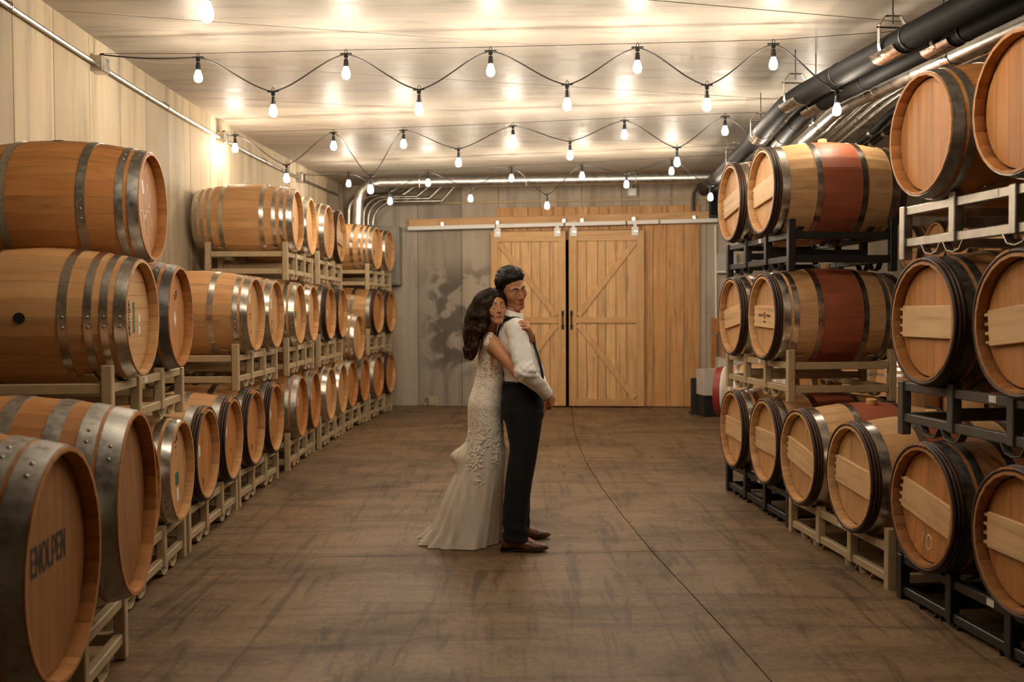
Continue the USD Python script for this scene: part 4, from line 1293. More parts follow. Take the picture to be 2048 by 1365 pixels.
dk = thing('galvanised_duct', 'bright galvanised pipe beside the two black pipes under the ceiling', 'pipe')
obj('pipe', tube(bent(p3), 0.058, 18), _mats['galv_pipe'], dk, 40)
for y in (5.1, 6.4, 7.4, 8.7, 10.2):
    a = at_y(p3, y)
    d = at_y(p3, y + 0.05) - at_y(p3, y - 0.05)
    d /= np.linalg.norm(d)
    obj('coupling', tube([a - d * 0.05, a + d * 0.05], 0.0625, 18), _mats['zinc_bright'], dk, 40)
for i in range(4):
    o = 0.085 * i
    pts = [(3.50 + o * 0.7, 1.0, 3.20), (3.16 + o * 0.7, 5.0, 3.20), (2.86 + o * 0.8, 7.6, 3.20), (2.84 + o * 1.05, 8.25, 3.20), (3.12 + o * 1.05, 10.6, 3.20), (3.40 + o, 13.6, 3.20)]
    t = thing('conduit_run', f'thin bright conduit of the bundle past the black pipes, {ORD[i]} from the aisle', 'conduit', group='conduit bundle under the ceiling')
    obj('tube', tube(bent(pts), 0.027 - 0.002 * i, 10), _mats['galv_pipe'], t, 40)
    for y in (6.6, 8.9, 10.4):
        a = at_y(pts, y)
        d = at_y(pts, y + 0.05) - at_y(pts, y - 0.05)
        d /= np.linalg.norm(d)
        obj('coupling', tube([a - d * 0.03, a + d * 0.03], 0.032 - 0.002 * i, 10), _mats['zinc_bright'], t, 40)
for y in (6.0, 7.9, 9.6, 11.4):
    xs_ = np.interp(y, [1, 7.6, 10.6], [3.6, 2.92, 3.2])
    t = thing('strut_channel', f'steel strut channel across the pipe bundle, {ORD[(6.0, 7.9, 9.6, 11.4).index(y)]} from the camera', 'channel', (xs_ + 0.05, y, 3.255), 4, 'strut channels of the conduit bundle')
    obj('channel', cbox(0.62, 0.04, 0.03, 0.004), _mats['conduit_steel'], t)
    for sx in (-0.28, 0.28):
        obj('rod', tube([(sx, 0, -0.02), (sx, 0, CEIL - 3.255)], 0.005, 6), _mats['wire_grey'], t, 40)
for i, o in enumerate((0.0, 0.13)):
    pts = [(3.65 + o, 5.5, 3.17), (3.36 + o, 7.7, 3.17), (3.22 + o, 8.45, 3.17), (3.26 + o, 8.9, 3.12), (3.40 + o, 9.9, 3.12), (3.75 + o, 12.6, 3.12)]
    t = thing('small_black_pipe', f'small black pipe with bright clamps beyond the conduits, {ORD[i]} from the aisle', 'pipe', group='small black pipes')
    obj('pipe', tube(bent(pts), 0.034, 12), _mats['insulation_black'], t, 40)
    for y in (8.2, 9.15, 9.7):
        a = at_y(pts, y)
        d = at_y(pts, y + 0.05) - at_y(pts, y - 0.05)
        d /= np.linalg.norm(d)
        obj('clamp', tube([a - d * 0.045, a + d * 0.045], 0.039, 12), _mats['zinc_bright'], t, 40)
        obj('rod', tube([a + [0, 0, 0.03], (a[0], a[1], CEIL)], 0.004, 6), _mats['wire_grey'], t, 40)

# ------------------------------------------------------------------ the couple: signed distance fields turned into surfaces
def ell(p, c, R):
    q = p - np.asarray(c)
    k0 = np.linalg.norm(q / R, axis=1)
    k1 = np.linalg.norm(q / (np.asarray(R) ** 2), axis=1)
    return k0 * (k0 - 1) / np.maximum(k1, 1e-9)


def rc(p, a, b, ra, rb):
    a, b = np.asarray(a, float), np.asarray(b, float)
    ab = b - a
    t = np.clip((p - a) @ ab / max(ab @ ab, 1e-12), 0, 1)
    return np.linalg.norm(p - a - t[:, None] * ab, axis=1) - (ra + (rb - ra) * t)


def smin(a, b, k):
    h = np.clip(0.5 + 0.5 * (b - a) / k, 0, 1)
    return b + (a - b) * h - k * h * (1 - h)


def smax(a, b, k):
    return -smin(-a, -b, k)


def sections(p, tab, k=0.02):
    """stack of ellipses (z, x0, x1, yc, ay) along z, capped at both ends"""
    t = np.array(sorted([tuple(map(float, q)) for q in tab]))
    z = p[:, 2]
    x0, x1, yc, ay = (np.interp(z, t[:, 0], t[:, i]) for i in range(1, 5))
    # rounded between the rows
    ax = (x1 - x0) / 2
    q = np.sqrt(((p[:, 0] - (x0 + x1) / 2) / ax) ** 2 + ((p[:, 1] - yc) / ay) ** 2)
    d = (q - 1) * np.minimum(ax, ay)
    return smax(d, np.maximum(t[0, 0] - z, z - t[-1, 0]), k)


def resample(tab, n=40):
    """smooths a table of rows by cubic interpolation"""
    from scipy.interpolate import PchipInterpolator
    t = np.array(sorted([tuple(map(float, q)) for q in tab]))
    z = np.linspace(t[0, 0], t[-1, 0], n)
    return np.c_[z, PchipInterpolator(t[:, 0], t[:, 1:])(z)]


def poly_sd(x, z, poly):
    """signed distance to a polygon in the xz plane"""
    P_ = np.asarray(poly, float)
    d = np.full(len(x), 1e9)
    s = np.ones(len(x))
    n = len(P_)
    for i in range(n):
        a, b = P_[i], P_[(i + 1) % n]
        ex, ez = b[0] - a[0], b[1] - a[1]
        wx, wz = x - a[0], z - a[1]
        t = np.clip((wx * ex + wz * ez) / (ex * ex + ez * ez), 0, 1)
        d = np.minimum(d, (wx - ex * t) ** 2 + (wz - ez * t) ** 2)
        c1, c2, c3 = z >= a[1], z < b[1], ex * wz > ez * wx
        flip = (c1 & c2 & c3) | (~c1 & ~c2 & ~c3)
        s[flip] *= -1
    return s * np.sqrt(d)


def surface(fn, lo, hi, h, margin=2.2):
    """surface nets of fn(points) = 0 inside a box, evaluated only near the surface"""
    lo, hi = np.asarray(lo, float), np.asarray(hi, float)
    B = 8
    nb = np.ceil((hi - lo) / (h * B)).astype(int)
    n = nb * B
    D = np.full(n, 1.0)
    bi = np.stack(np.meshgrid(*[np.arange(k) for k in nb], indexing='ij'), -1).reshape(-1, 3)
    ctr = lo + (bi * B + (B - 1) / 2) * h
    dc = fn(ctr)
    for q, d in zip(bi[dc < 0], dc[dc < 0]):
        D[q[0] * B:q[0] * B + B, q[1] * B:q[1] * B + B, q[2] * B:q[2] * B + B] = d
    act = bi[np.abs(dc) < B * h * 0.87 * margin]
    loc = np.stack(np.meshgrid(*[np.arange(B)] * 3, indexing='ij'), -1).reshape(-1, 3)
    for c0 in range(0, len(act), 400):
        a = act[c0:c0 + 400]
        idx = (a[:, None] * B + loc).reshape(-1, 3)
        D[idx[:, 0], idx[:, 1], idx[:, 2]] = fn(lo + idx * h)
    D[0], D[-1], D[:, 0], D[:, -1], D[:, :, 0], D[:, :, -1] = [np.maximum(x, 1e-4) for x in (D[0], D[-1], D[:, 0], D[:, -1], D[:, :, 0], D[:, :, -1])]
    S = D < 0
    C = np.zeros(tuple(n - 1), bool)
    cnt = sum(S[i:n[0] - 1 + i, j:n[1] - 1 + j, k:n[2] - 1 + k].astype(np.int8) for i in (0, 1) for j in (0, 1) for k in (0, 1))
    C = (cnt > 0) & (cnt < 8)
    cells = np.argwhere(C)
    vid = np.full(C.shape, -1)
    vid[tuple(cells.T)] = np.arange(len(cells))
    acc = np.zeros((len(cells), 3))
    num = np.zeros(len(cells))
    cor = list(np.ndindex(2, 2, 2))
    val = {c: D[cells[:, 0] + c[0], cells[:, 1] + c[1], cells[:, 2] + c[2]] for c in cor}
    for a in cor:
        for ax in range(3):
            if a[ax] == 0:
                b = tuple(1 if i == ax else a[i] for i in range(3))
                va, vb = val[a], val[b]
                m = (va < 0) != (vb < 0)
                t = np.where(m, va / np.where(m, va - vb, 1), 0)
                q = np.repeat(np.array(a, float)[None], len(cells), 0)
                q[:, ax] += t
                acc += np.where(m[:, None], q, 0)
                num += m
    V = lo + (cells + acc / num[:, None]) * h
    F = []
    for ax in range(3):
        u, w = (ax + 1) % 3, (ax + 2) % 3
        sl0, sl1 = [slice(None)] * 3, [slice(None)] * 3
        sl0[ax], sl1[ax] = slice(0, -1), slice(1, None)
        A, Bm = S[tuple(sl0)], S[tuple(sl1)]
        for flip, M in ((False, A & ~Bm), (True, ~A & Bm)):
            e = np.argwhere(M)
            e = e[(e[:, u] > 0) & (e[:, w] > 0) & (e[:, u] < n[u] - 1) & (e[:, w] < n[w] - 1)]
            def vv(du, dw):
                c = e.copy()
                c[:, u] -= du
                c[:, w] -= dw
                return vid[c[:, 0], c[:, 1], c[:, 2]]
            q = np.stack([vv(1, 1), vv(0, 1), vv(0, 0), vv(1, 0)], 1)
            F.append(q[:, ::-1] if flip else q)
    F = np.vstack(F)
    F = F[(F >= 0).all(1)]
    F = np.vstack([F[:, [0, 1, 2]], F[:, [0, 2, 3]]])
    return V, F


def grad(fn, p, e=0.002):
    g = np.stack([fn(p + np.eye(3)[i] * e) - fn(p - np.eye(3)[i] * e) for i in range(3)], 1)
    return g / np.maximum(np.linalg.norm(g, axis=1, keepdims=True), 1e-9)


def snap(fn, p, off=0.0, n=12):
    p = np.array(p, float)
    for _ in range(n):
        p -= 0.8 * (fn(p) - off)[:, None] * grad(fn, p)
    return p


def ribbon(fn, pts, width, off=0.003, th=0.003, n=40):
    """a flat strap lying on the surface of fn along the points"""
    c = snap(fn, spline(pts, n), off)
    t = np.gradient(c, axis=0)
    t /= np.linalg.norm(t, axis=1, keepdims=True)
    g = grad(fn, c)
    s = np.cross(t, g)
    s /= np.linalg.norm(s, axis=1, keepdims=True)
    rings = [snap(fn, c + s * width / 2, off, 4), snap(fn, c + s * width / 2, off, 4) + g * th, c + g * (th + 0.001), snap(fn, c - s * width / 2, off, 4) + g * th, snap(fn, c - s * width / 2, off, 4)]
    v = np.stack(rings, 1).reshape(-1, 3)
    f = [[i * 5 + j, i * 5 + (j + 1) % 5, (i + 1) * 5 + (j + 1) % 5, (i + 1) * 5 + j] for i in range(n - 1) for j in range(5)]
    return v, np.array(f)


def frame(yaw, pitch, roll):
    """head axes in the world: image-right side, forward, up"""
    a, p_, r = np.radians([yaw, pitch, roll])
    f0, z = np.array([math.sin(a), -math.cos(a), 0]), np.array([0, 0, 1.0])
    f = math.cos(p_) * f0 - math.sin(p_) * z
    u = math.cos(p_) * z + math.sin(p_) * f0
    s = np.cross(u, f)
    return np.stack([math.cos(r) * s + math.sin(r) * u, f, math.cos(r) * u - math.sin(r) * s])


def head_sdf(p, neck_end, fem):
    x, y, z = np.abs(p[:, 0]), p[:, 1], p[:, 2]
    m = np.stack([x, y, z], 1)
    d = ell(m, (0, -0.018, 0.034), (0.076, 0.097, 0.090))
    d = smin(d, ell(m, (0, 0.022, -0.028), (0.057 if fem else 0.061, 0.070, 0.085)), 0.03)
    jw = 0.041 if fem else 0.052
    d = smin(d, rc(m, (jw, 0.004, -0.052), (0.016, 0.066, -0.098), 0.019, 0.016), 0.028)
    d = smin(d, ell(m, (0, 0.071, -0.098), (0.022 if fem else 0.027, 0.017, 0.017)), 0.022)
    d = smin(d, ell(m, (0.040, 0.057, -0.016), (0.025, 0.026, 0.026)), 0.03)
    d = smin(d, rc(m, (0.010, 0.086, 0.029), (0.047, 0.066, 0.031), 0.0085 if not fem else 0.006, 0.008), 0.016)
    d = smax(d, -ell(m, (0.032, 0.101, 0.009), (0.019, 0.017, 0.0125)), 0.013)
    d = smin(d, ell(m, (0.0315, 0.068, 0.007), (0.0165, 0.0165, 0.0155)), 0.0045)
    d = smin(d, rc(m, (0, 0.085, 0.022), (0, 0.109, -0.024), 0.0075, 0.0105 if not fem else 0.0090), 0.011)
    d = smin(d, ell(m, (0.0115, 0.098, -0.029), (0.0075, 0.009, 0.007)), 0.007)
    d = smin(d, ell(m, (0, 0.079, -0.060), (0.030, 0.0175, 0.021)), 0.014)
    if fem:      # smile
        d = smin(d, ell(m, (0.036, 0.070, -0.040), (0.016, 0.014, 0.016)), 0.014)
    ear = smax(ell(m, (0.077, -0.010, -0.006), (0.010, 0.021, 0.031)), -ell(m, (0.088, -0.004, -0.003), (0.008, 0.011, 0.017)), 0.006)
    d = smin(d, ear, 0.006)
    nr = 0.045 if fem else 0.056
    d = smin(d, rc(p, (0, -0.022, -0.055), neck_end, nr, nr * 1.03), 0.022)
    return d


def face_marks(parent, fn, X, brow, lash, lips):
    """brows, closed lash lines and lips, drawn on the surface of the head"""
    def out(pts, off):
        q = np.array([[x, 0.15, z] for x, z in pts])
        for _ in range(60):
            q[:, 1] -= np.clip(fn(q) - off, -0.01, 0.01) * 0.7
        return q
    s, r, mat = brow
    for sx, nm in ((-1, 'eyebrow'), (1, 'eyebrow')):
        q = out([(sx * x, z) for x, z in s], r * 0.1)
        v, f = tube(spline(q, 14), np.interp(np.linspace(0, 1, 14), [0, 0.3, 1], [r, r * 1.1, r * 0.35]), 6)
        obj(nm, (v @ X[0] + X[1], f), mat, parent, True)
    s, r, mat = lash
    for sx in (-1, 1):
        q = out([(sx * x, z) for x, z in s], 0.0005)
        v, f = tube(spline(q, 12), np.interp(np.linspace(0, 1, 12), [0, 0.6, 1], [r * 0.5, r, r * 0.6]), 5)
        obj('eyelashes', (v @ X[0] + X[1], f), mat, parent, True)
    mb = MB()
    for s, r in lips[0]:
        q = out(s, -r * 0.35)
        n = 18
        v, f = tube(spline(q, n), r * np.sin(np.linspace(0.12, PI - 0.12, n)) ** 0.7, 7)
        mb.add(v, f)
    v, f = mb.get()
    obj('lips', (v @ X[0] + X[1], f), lips[1], parent, True)


def hand_prims(wrist, d, pn, size, curls, spread=0.10, thumb=(0.5, 0.5), tside=1, thumbcurl=35):
    """palm and five bent fingers as tapered capsules: d = direction of the fingers, pn = the way the palm faces"""
    d, pn = np.asarray(d, float), np.asarray(pn, float)
    d /= np.linalg.norm(d)
    pn -= d * (pn @ d)
    pn /= np.linalg.norm(pn)
    lat = np.cross(d, pn) * tside
    w = np.asarray(wrist, float)
    palm, fing = [], []
    L = np.array([0.070, 0.079, 0.074, 0.058]) * size
    for i in range(4):
        o = (1.5 - i) * 0.0195 * size
        kn = w + d * (0.092 - 0.004 * abs(i - 1.2)) * size + lat * o
        palm.append((w + lat * o * 0.55 + d * 0.008 * size, kn, 0.0145 * size, 0.0115 * size))
        dirv = d + lat * o / size * spread * 12
        dirv /= np.linalg.norm(dirv)
        a = 0.0
        q = kn
        for j, (fr, rr) in enumerate(((0.44, 0.0092), (0.32, 0.0083), (0.24, 0.0074))):
            a += math.radians(curls[i][j])
            e = q + (dirv * math.cos(a) + pn * math.sin(a)) * L[i] * fr
            fing.append((q, e, rr * size, (rr - 0.0008) * size))
            q = e
    t0 = w + lat * 0.022 * size + d * 0.022 * size + pn * 0.006 * size
    td = d * thumb[0] + lat * 0.75 + pn * thumb[1]
    td /= np.linalg.norm(td)
    t1 = t0 + td * 0.042 * size
    td2 = td + d * math.sin(math.radians(thumbcurl)) + pn * 0.2
    td2 /= np.linalg.norm(td2)
    t2 = t1 + td2 * 0.033 * size
    fing += [(t0, t1, 0.0135 * size, 0.0105 * size), (t1, t2, 0.0100 * size, 0.0090 * size), (t2, t2 + (td2 + pn * 0.15) * 0.022 * size, 0.0090 * size, 0.0072 * size)]
    return palm, fing


def hand_sdf(p, H):
    palm, fing = H
    d = None
    for a, b, ra, rb in palm:
        e = rc(p, a, b, ra, rb)
        d = e if d is None else smin(d, e, 0.012)
    for a, b, ra, rb in fing:
        d = smin(d, rc(p, a, b, ra, rb), 0.0035)
    return d


def weld(parts):
    """one continuous surface out of overlapping closed ones"""
    ms = []
    for v, f in parts:
        t = trimesh.Trimesh(v, f, process=True)
        m = m3.Manifold(m3.Mesh(np.asarray(t.vertices, np.float32), np.asarray(t.faces, np.uint32)))
        ms.append((m, (v, f)))
    if all(m.status() == m3.Error.NoError for m, _ in ms):
        r = ms[0][0]
        for m, _ in ms[1:]:
            r = r + m
        return r
    mb = MB()
    for _, x in ms:
        mb.add(*x)
    return mb.get()


def skin(name, col):
    return mk(name, {
        'g': ('geometry', {}), 'n': ('noise_texture', dict(scale=55.0, detail=3.0)), 'n2': ('noise_texture', dict(scale=9.0, detail=2.0)),
        'r': ('rgb_ramp', dict(ramp=[(0.3, sc(col, 0.92)), (0.7, sc(col, 1.06))])),
        'mx': ('mix', dict(mix_type='mix', color2=(col[0] * 1.05, col[1] * 0.78, col[2] * 0.72))),
        'f': ('math', dict(math_type='multiply', value2=0.35)),
        'p': ('principled_bsdf', dict(roughness=0.48, specular_ior_level=0.4, subsurface_weight=0.08, subsurface_scale=0.004, subsurface_radius=(1.0, 0.35, 0.2))),
    }, [('g.position', 'n.vector'), ('n.fac', 'r.fac'), ('g.position', 'n2.vector'), ('n2.fac', 'f.value1'), ('f.value', 'mx.fac'), ('r.color', 'mx.color1'), ('mx.color', 'p.base_color')])


def cloth(name, col, rough=0.8, scale=900.0, sheen=0.1, trans=0.0):
    N = {'g': ('geometry', {}), 'n': ('noise_texture', dict(scale=scale, detail=1.0)), 'b': ('bump', dict(strength=0.06, distance=0.001)),
         'p': ('principled_bsdf', dict(base_color=col, roughness=rough, specular_ior_level=0.2, sheen_weight=sheen))}
    return mk(name, N, [('g.position', 'n.vector'), ('n.fac', 'b.height'), ('b.normal', 'p.normal')])


def hair_mat(name, col, light, z0, z1):
    """strands: fine streaks, paler towards the ends"""
    return mk(name, {
        'g': ('geometry', {}), 'm': ('mapping', dict(scale=(150, 150, 12))), 'n': ('noise_texture', dict(scale=1.0, detail=4.0, distortion=0.6)),
        'r': ('rgb_ramp', dict(ramp=[(0.3, sc(col, 0.45)), (0.55, col), (0.75, sc(col, 2.0))])),
        'sx': ('separate_xyz', {}), 'mr': ('map_range', dict(from_min=z0, from_max=z1, to_min=0.75, to_max=0.0, clamp=True)),
        'n2': ('noise_texture', dict(scale=26.0, detail=2.0)), 'r2': ('rgb_ramp', dict(ramp=[(0.45, (0, 0, 0)), (0.62, (1, 1, 1))])), 'f': ('math', dict(math_type='multiply')),
        'mx': ('mix', dict(mix_type='mix', color2=light)), 'b': ('bump', dict(strength=0.5, distance=0.003)),
        'p': ('principled_bsdf', dict(roughness=0.45, specular_ior_level=0.30)),
    }, [('g.position', 'm.vector'), ('m.vector', 'n.vector'), ('n.fac', 'r.fac'), ('g.position', 'sx.vector'), ('sx.z', 'mr.value'), ('g.position', 'n2.vector'), ('n2.fac', 'r2.fac'),
        ('r2.color', 'f.value1'), ('mr.result', 'f.value2'), ('f.value', 'mx.fac'), ('r.color', 'mx.color1'), ('mx.color', 'p.base_color'), ('n.fac', 'b.height'), ('b.normal', 'p.normal')])


skin('skin_man', (0.46, 0.215, 0.112))
skin('skin_woman', (0.56, 0.285, 0.150))
cloth('shirt_white', (0.88, 0.87, 0.85), 0.7)
cloth('trouser_navy', (0.0085, 0.0095, 0.011), 0.75, sheen=0.05)
cloth('dress_satin', (0.74, 0.67, 0.57), 0.5)
cloth('dress_lace', (0.90, 0.86, 0.78), 0.8)
plain('lip_man', (0.27, 0.095, 0.06), 0.45)
plain('lip_woman', (0.36, 0.095, 0.065), 0.35)
plain('lash_black', (0.010, 0.007, 0.006), 0.6)
hair_mat('hair_man', (0.010, 0.0075, 0.006), (0.03, 0.02, 0.012), 0, 1)
hair_mat('hair_woman', (0.020, 0.0105, 0.0062), (0.13, 0.060, 0.028), 1.30, 1.56)
mk('shoe_leather', {'t': ('geometry', {}), 'n': ('noise_texture', dict(scale=18.0, detail=4.0)), 'r': ('rgb_ramp', dict(ramp=[(0.3, (0.055, 0.020, 0.009)), (0.6, (0.135, 0.052, 0.020))])), 'p': ('principled_bsdf', dict(roughness=0.33))},
   [('t.position', 'n.vector'), ('n.fac', 'r.fac'), ('r.color', 'p.base_color')])
plain('shoe_sole', (0.022, 0.012, 0.008), 0.6)
# tulle: ivory net, light passes through it a little
mk('tulle', {'g': ('geometry', {}), 'm': ('mapping', dict(scale=(24, 24, 2.2))), 'n': ('noise_texture', dict(scale=1.0, detail=4.0)), 'r': ('rgb_ramp', dict(ramp=[(0.3, (0.72, 0.65, 0.55)), (0.65, (0.88, 0.82, 0.73))])),
             'd': ('principled_bsdf', dict(roughness=0.8, specular_ior_level=0.15)), 'tl': ('translucent_bsdf', {}), 'mc': ('mix_closure', dict(fac=0.25))},
   [('g.position', 'm.vector'), ('m.vector', 'n.vector'), ('n.fac', 'r.fac'), ('r.color', 'd.base_color'), ('r.color', 'tl.color'), ('d.BSDF', 'mc.closure1'), ('tl.BSDF', 'mc.closure2')], 'mc.closure')
mk('tulle_net', {'tr': ('transparent_bsdf', {}), 'd': ('diffuse_bsdf', dict(color=(0.74, 0.66, 0.55))), 'mc': ('mix_closure', dict(fac=0.45))}, [('tr.BSDF', 'mc.closure1'), ('d.BSDF', 'mc.closure2')], 'mc.closure')

# ------------------------------------------------------------------ the man
MY = 6.34
man = thing('person', 'person in white shirt, dark trousers and braces, hands clasped, looking down over the shoulder', 'person', group='embracing couple')
MH = (frame(35.5, 16.4, 16.0), np.array([0.002, 6.31, 1.633]))


def mloc(q):
    return (np.asarray(q, float) - MH[1]) @ MH[0].T


neck_m = mloc((-0.004, MY + 0.005, 1.43))
mhead = lambda p: head_sdf(p, neck_m, False)
v, f = surface(mhead, (-0.11, -0.17, -0.24), (0.11, 0.14, 0.14), 0.0026)
man_head = (v @ MH[0] + MH[1], f)

TOR = resample([(1.035, -0.046, 0.188, MY, 0.145), (1.08, -0.052, 0.203, MY, 0.150), (1.15, -0.064, 0.192, MY, 0.158), (1.214, -0.076, 0.174, MY, 0.166), (1.316, -0.088, 0.143, MY, 0.176), (1.375, -0.085, 0.125, MY, 0.172),
                (1.415, -0.074, 0.102, MY, 0.135), (1.445, -0.062, 0.070, MY, 0.085), (1.475, -0.055, 0.055, MY, 0.060)])
SH_R, EL_R, WR_R = (0.026, 6.175, 1.392), (0.078, 6.065, 1.128), (0.214, 6.205, 0.982)
SH_L, EL_L, WR_L = (0.034, 6.505, 1.392), (0.105, 6.60, 1.135), (0.212, 6.43, 0.985)


def torso_m(p, off=0.0):
    return sections(p, TOR) - off


def fold(p, amp, f1, seed):
    return amp * (meshkit.fbm(p * f1, 3, seed) - 0.5)


def shirt(p):
    d = torso_m(p)
    for a, b, c in ((SH_R, EL_R, WR_R), (SH_L, EL_L, WR_L)):
        e = smin(rc(p, a, b, 0.068, 0.060), rc(p, b, c, 0.060, 0.038), 0.03)
        d = smin(d, e, 0.022)
    # creases: soft folds, gathered at the elbow and above the waistband
    d = d + fold(p, 0.016, np.array([11, 11, 15.0]), 3) + 0.0025 * np.sin(p[:, 2] * 95 + 30 * p[:, 0] + 9 * meshkit.noise(p * 12, 5)) * np.exp(-((p[:, 2] - 1.10) / 0.07) ** 2)
    d = d + 0.0022 * np.sin((p[:, 0] - p[:, 2]) * 110 + 8 * meshkit.noise(p * 9, 8)) * np.exp(-(np.linalg.norm(p - np.array(EL_R), axis=1) / 0.09) ** 2)
    neck = rc(p, (-0.003, MY, 1.42), (0.002, MY - 0.01, 1.56), 0.057, 0.060)
    d = smax(d, -neck, 0.004)
    return d


obj('shirt', surface(shirt, (-0.16, 5.94, 0.90), (0.30, 6.76, 1.52), 0.0045), _mats['shirt_white'], man, True)
# collar: a stand and a fold that drops to a point on either side of the open front
an = np.radians(np.linspace(10, 350, 61))
rows = []
for q in an:
    e = min(q, 2 * PI - q)
    drop = 0.034 + 0.040 * math.exp(-((e - 0.22) / 0.55) ** 2)
    fl = 0.010 + 0.010 * math.exp(-((e - 0.2) / 0.6) ** 2)
    prof = [(0.0590, -0.014), (0.0590, 0.037), (0.0625, 0.043), (0.0680, 0.037), (0.0680 + fl, 0.040 - drop), (0.0655 + fl, 0.039 - drop), (0.0648, 0.030), (0.0640, -0.014)]
    rows.append([(r * math.cos(q), r * math.sin(q), z) for r, z in prof])
rows = np.array(rows)
v = rows.reshape(-1, 3)
f = [[i * 8 + j, i * 8 + (j + 1) % 8, (i + 1) * 8 + (j + 1) % 8, (i + 1) * 8 + j] for i in range(60) for j in range(8)]
for b_, s_ in ((0, 1), (480, -1)):
    f += [[b_ + q for q in x[::s_]] for x in ([0, 7, 6, 1], [1, 6, 3, 2], [3, 6, 5, 4])]
v = tf((v, np.array(f)), rx=2, ry=16)[0] + [0.000, MY - 0.004, 1.456]
obj('collar', (v, np.array(f)), _mats['shirt_white'], man, 60)
for wv, el, nm in ((WR_R, EL_R, 'cuff'), (WR_L, EL_L, 'cuff')):
    a, b = np.array(wv), np.array(el)
    d = (a - b) / np.linalg.norm(a - b)
    obj('cuff', tube([a - d * 0.055, a - d * 0.05, a + d * 0.008, a + d * 0.010], [0.040, 0.0425, 0.0395, 0.033], 22), _mats['shirt_white'], man, 50)

HIP = resample([(0.70, -0.030, 0.176, MY, 0.150), (0.784, -0.045, 0.186, MY, 0.165), (0.851, -0.072, 0.203, MY, 0.172), (0.90, -0.071, 0.200, MY, 0.171), (0.95, -0.061, 0.191, MY, 0.163), (1.00, -0.053, 0.188, MY, 0.154), (1.058, -0.049, 0.186, MY, 0.150)])
LEGR = resample([(0.065, -0.062, 0.098, 6.175, 0.072), (0.15, -0.062, 0.088, 6.178, 0.068), (0.263, -0.062, 0.100, 6.19, 0.070), (0.466, -0.040, 0.128, 6.215, 0.078), (0.632, -0.020, 0.156, 6.24, 0.086), (0.78, -0.035, 0.176, 6.26, 0.094), (0.86, -0.04, 0.18, 6.27, 0.09)])
LEGL = resample([(0.055, -0.045, 0.115, 6.505, 0.072), (0.15, -0.045, 0.108, 6.50, 0.068), (0.263, -0.048, 0.112, 6.49, 0.070), (0.466, -0.030, 0.134, 6.465, 0.078), (0.632, -0.018, 0.160, 6.44, 0.086), (0.78, -0.03, 0.176, 6.42, 0.094), (0.86, -0.04, 0.18, 6.41, 0.09)])


def trousers(p):
    d = smin(sections(p, HIP, 0.006), smin(sections(p, LEGR, 0.006), sections(p, LEGL, 0.006), 0.01), 0.03)
    d = d + fold(p, 0.010, np.array([10, 10, 6.0]), 11) + 0.004 * np.sin(p[:, 2] * 70 + 25 * p[:, 0]) * np.exp(-((p[:, 2] - 0.12) / 0.07) ** 2)
    d = d - 0.005 * np.exp(-((p[:, 0] - np.interp(p[:, 2], [0.07, 0.8], [0.095, 0.175])) / 0.012) ** 2) * (p[:, 2] < 0.8)      # pressed crease in front
    return d


obj('trousers', surface(trousers, (-0.15, 6.05, 0.02), (0.27, 6.63, 1.09), 0.006), _mats['trouser_navy'], man, True)
hipf = lambda p: sections(p, HIP, 0.006)
obj('waistband', tube([snap(hipf, np.array([[0.07 + 0.15 * math.cos(a), MY + 0.17 * math.sin(a), 1.040]]), 0.004)[0] * [1, 1, 0] + [0, 0, 1.040] for a in np.linspace(0, 2 * PI, 48, endpoint=False)], 0.007, 6, closed=True), _mats['trouser_navy'], man, True)

shirtfn = shirt
obj('braces_strap', ribbon(torso_m, [(0.192, 6.265, 1.05), (0.196, 6.255, 1.10), (0.186, 6.25, 1.16), (0.168, 6.245, 1.23), (0.138, 6.245, 1.32), (0.115, 6.255, 1.38), (0.080, 6.262, 1.43), (0.030, 6.262, 1.452), (-0.035, 6.268, 1.435), (-0.08, 6.29, 1.37), (-0.085, 6.33, 1.25)], 0.030, 0.0075, 0.003, 60), _mats['trouser_navy'], man, 50)
obj('braces_strap', ribbon(torso_m, [(0.192, 6.415, 1.05), (0.196, 6.425, 1.10), (0.186, 6.43, 1.16), (0.168, 6.435, 1.23), (0.138, 6.435, 1.32), (0.115, 6.425, 1.38), (0.080, 6.418, 1.43), (0.030, 6.418, 1.452), (-0.035, 6.412, 1.435), (-0.08, 6.39, 1.37), (-0.085, 6.35, 1.25)], 0.030, 0.0075, 0.003, 60), _mats['trouser_navy'], man, 50)

MHR = hand_prims(WR_R, (0.40, 0.42, -0.62), (-0.75, 0.45, -0.15), 0.98, [(48, 55, 35), (52, 58, 35), (56, 60, 38), (60, 60, 40)], 0.02, (0.8, 0.5), -1)
MHL = hand_prims(WR_L, (0.22, -0.66, -0.42), (-0.75, -0.25, -0.2), 0.98, [(40, 50, 30), (44, 55, 30), (48, 55, 35), (52, 55, 35)], 0.02, (0.8, 0.5), 1)


def man_body(p):
    d = torso_m(p, -0.016)
    d = smin(d, sections(p, HIP, 0.02) + 0.016, 0.03)
    d = smin(d, smin(sections(p, LEGR, 0.02), sections(p, LEGL, 0.02), 0.01) + 0.024, 0.03)
    for a, b, c in ((SH_R, EL_R, WR_R), (SH_L, EL_L, WR_L)):
        d = smin(d, smin(rc(p, a, b, 0.046, 0.038), rc(p, b, c, 0.038, 0.025), 0.02), 0.02)
    for x, y in ((-0.02, 6.175), (-0.005, 6.505)):
        d = smin(d, rc(p, (x + 0.02, y, 0.10), (x + 0.14, y, 0.045), 0.036, 0.026), 0.02)
    return smin(d, rc(p, (0.0, MY, 1.40), (0.0, MY - 0.01, 1.50), 0.052, 0.052), 0.02)


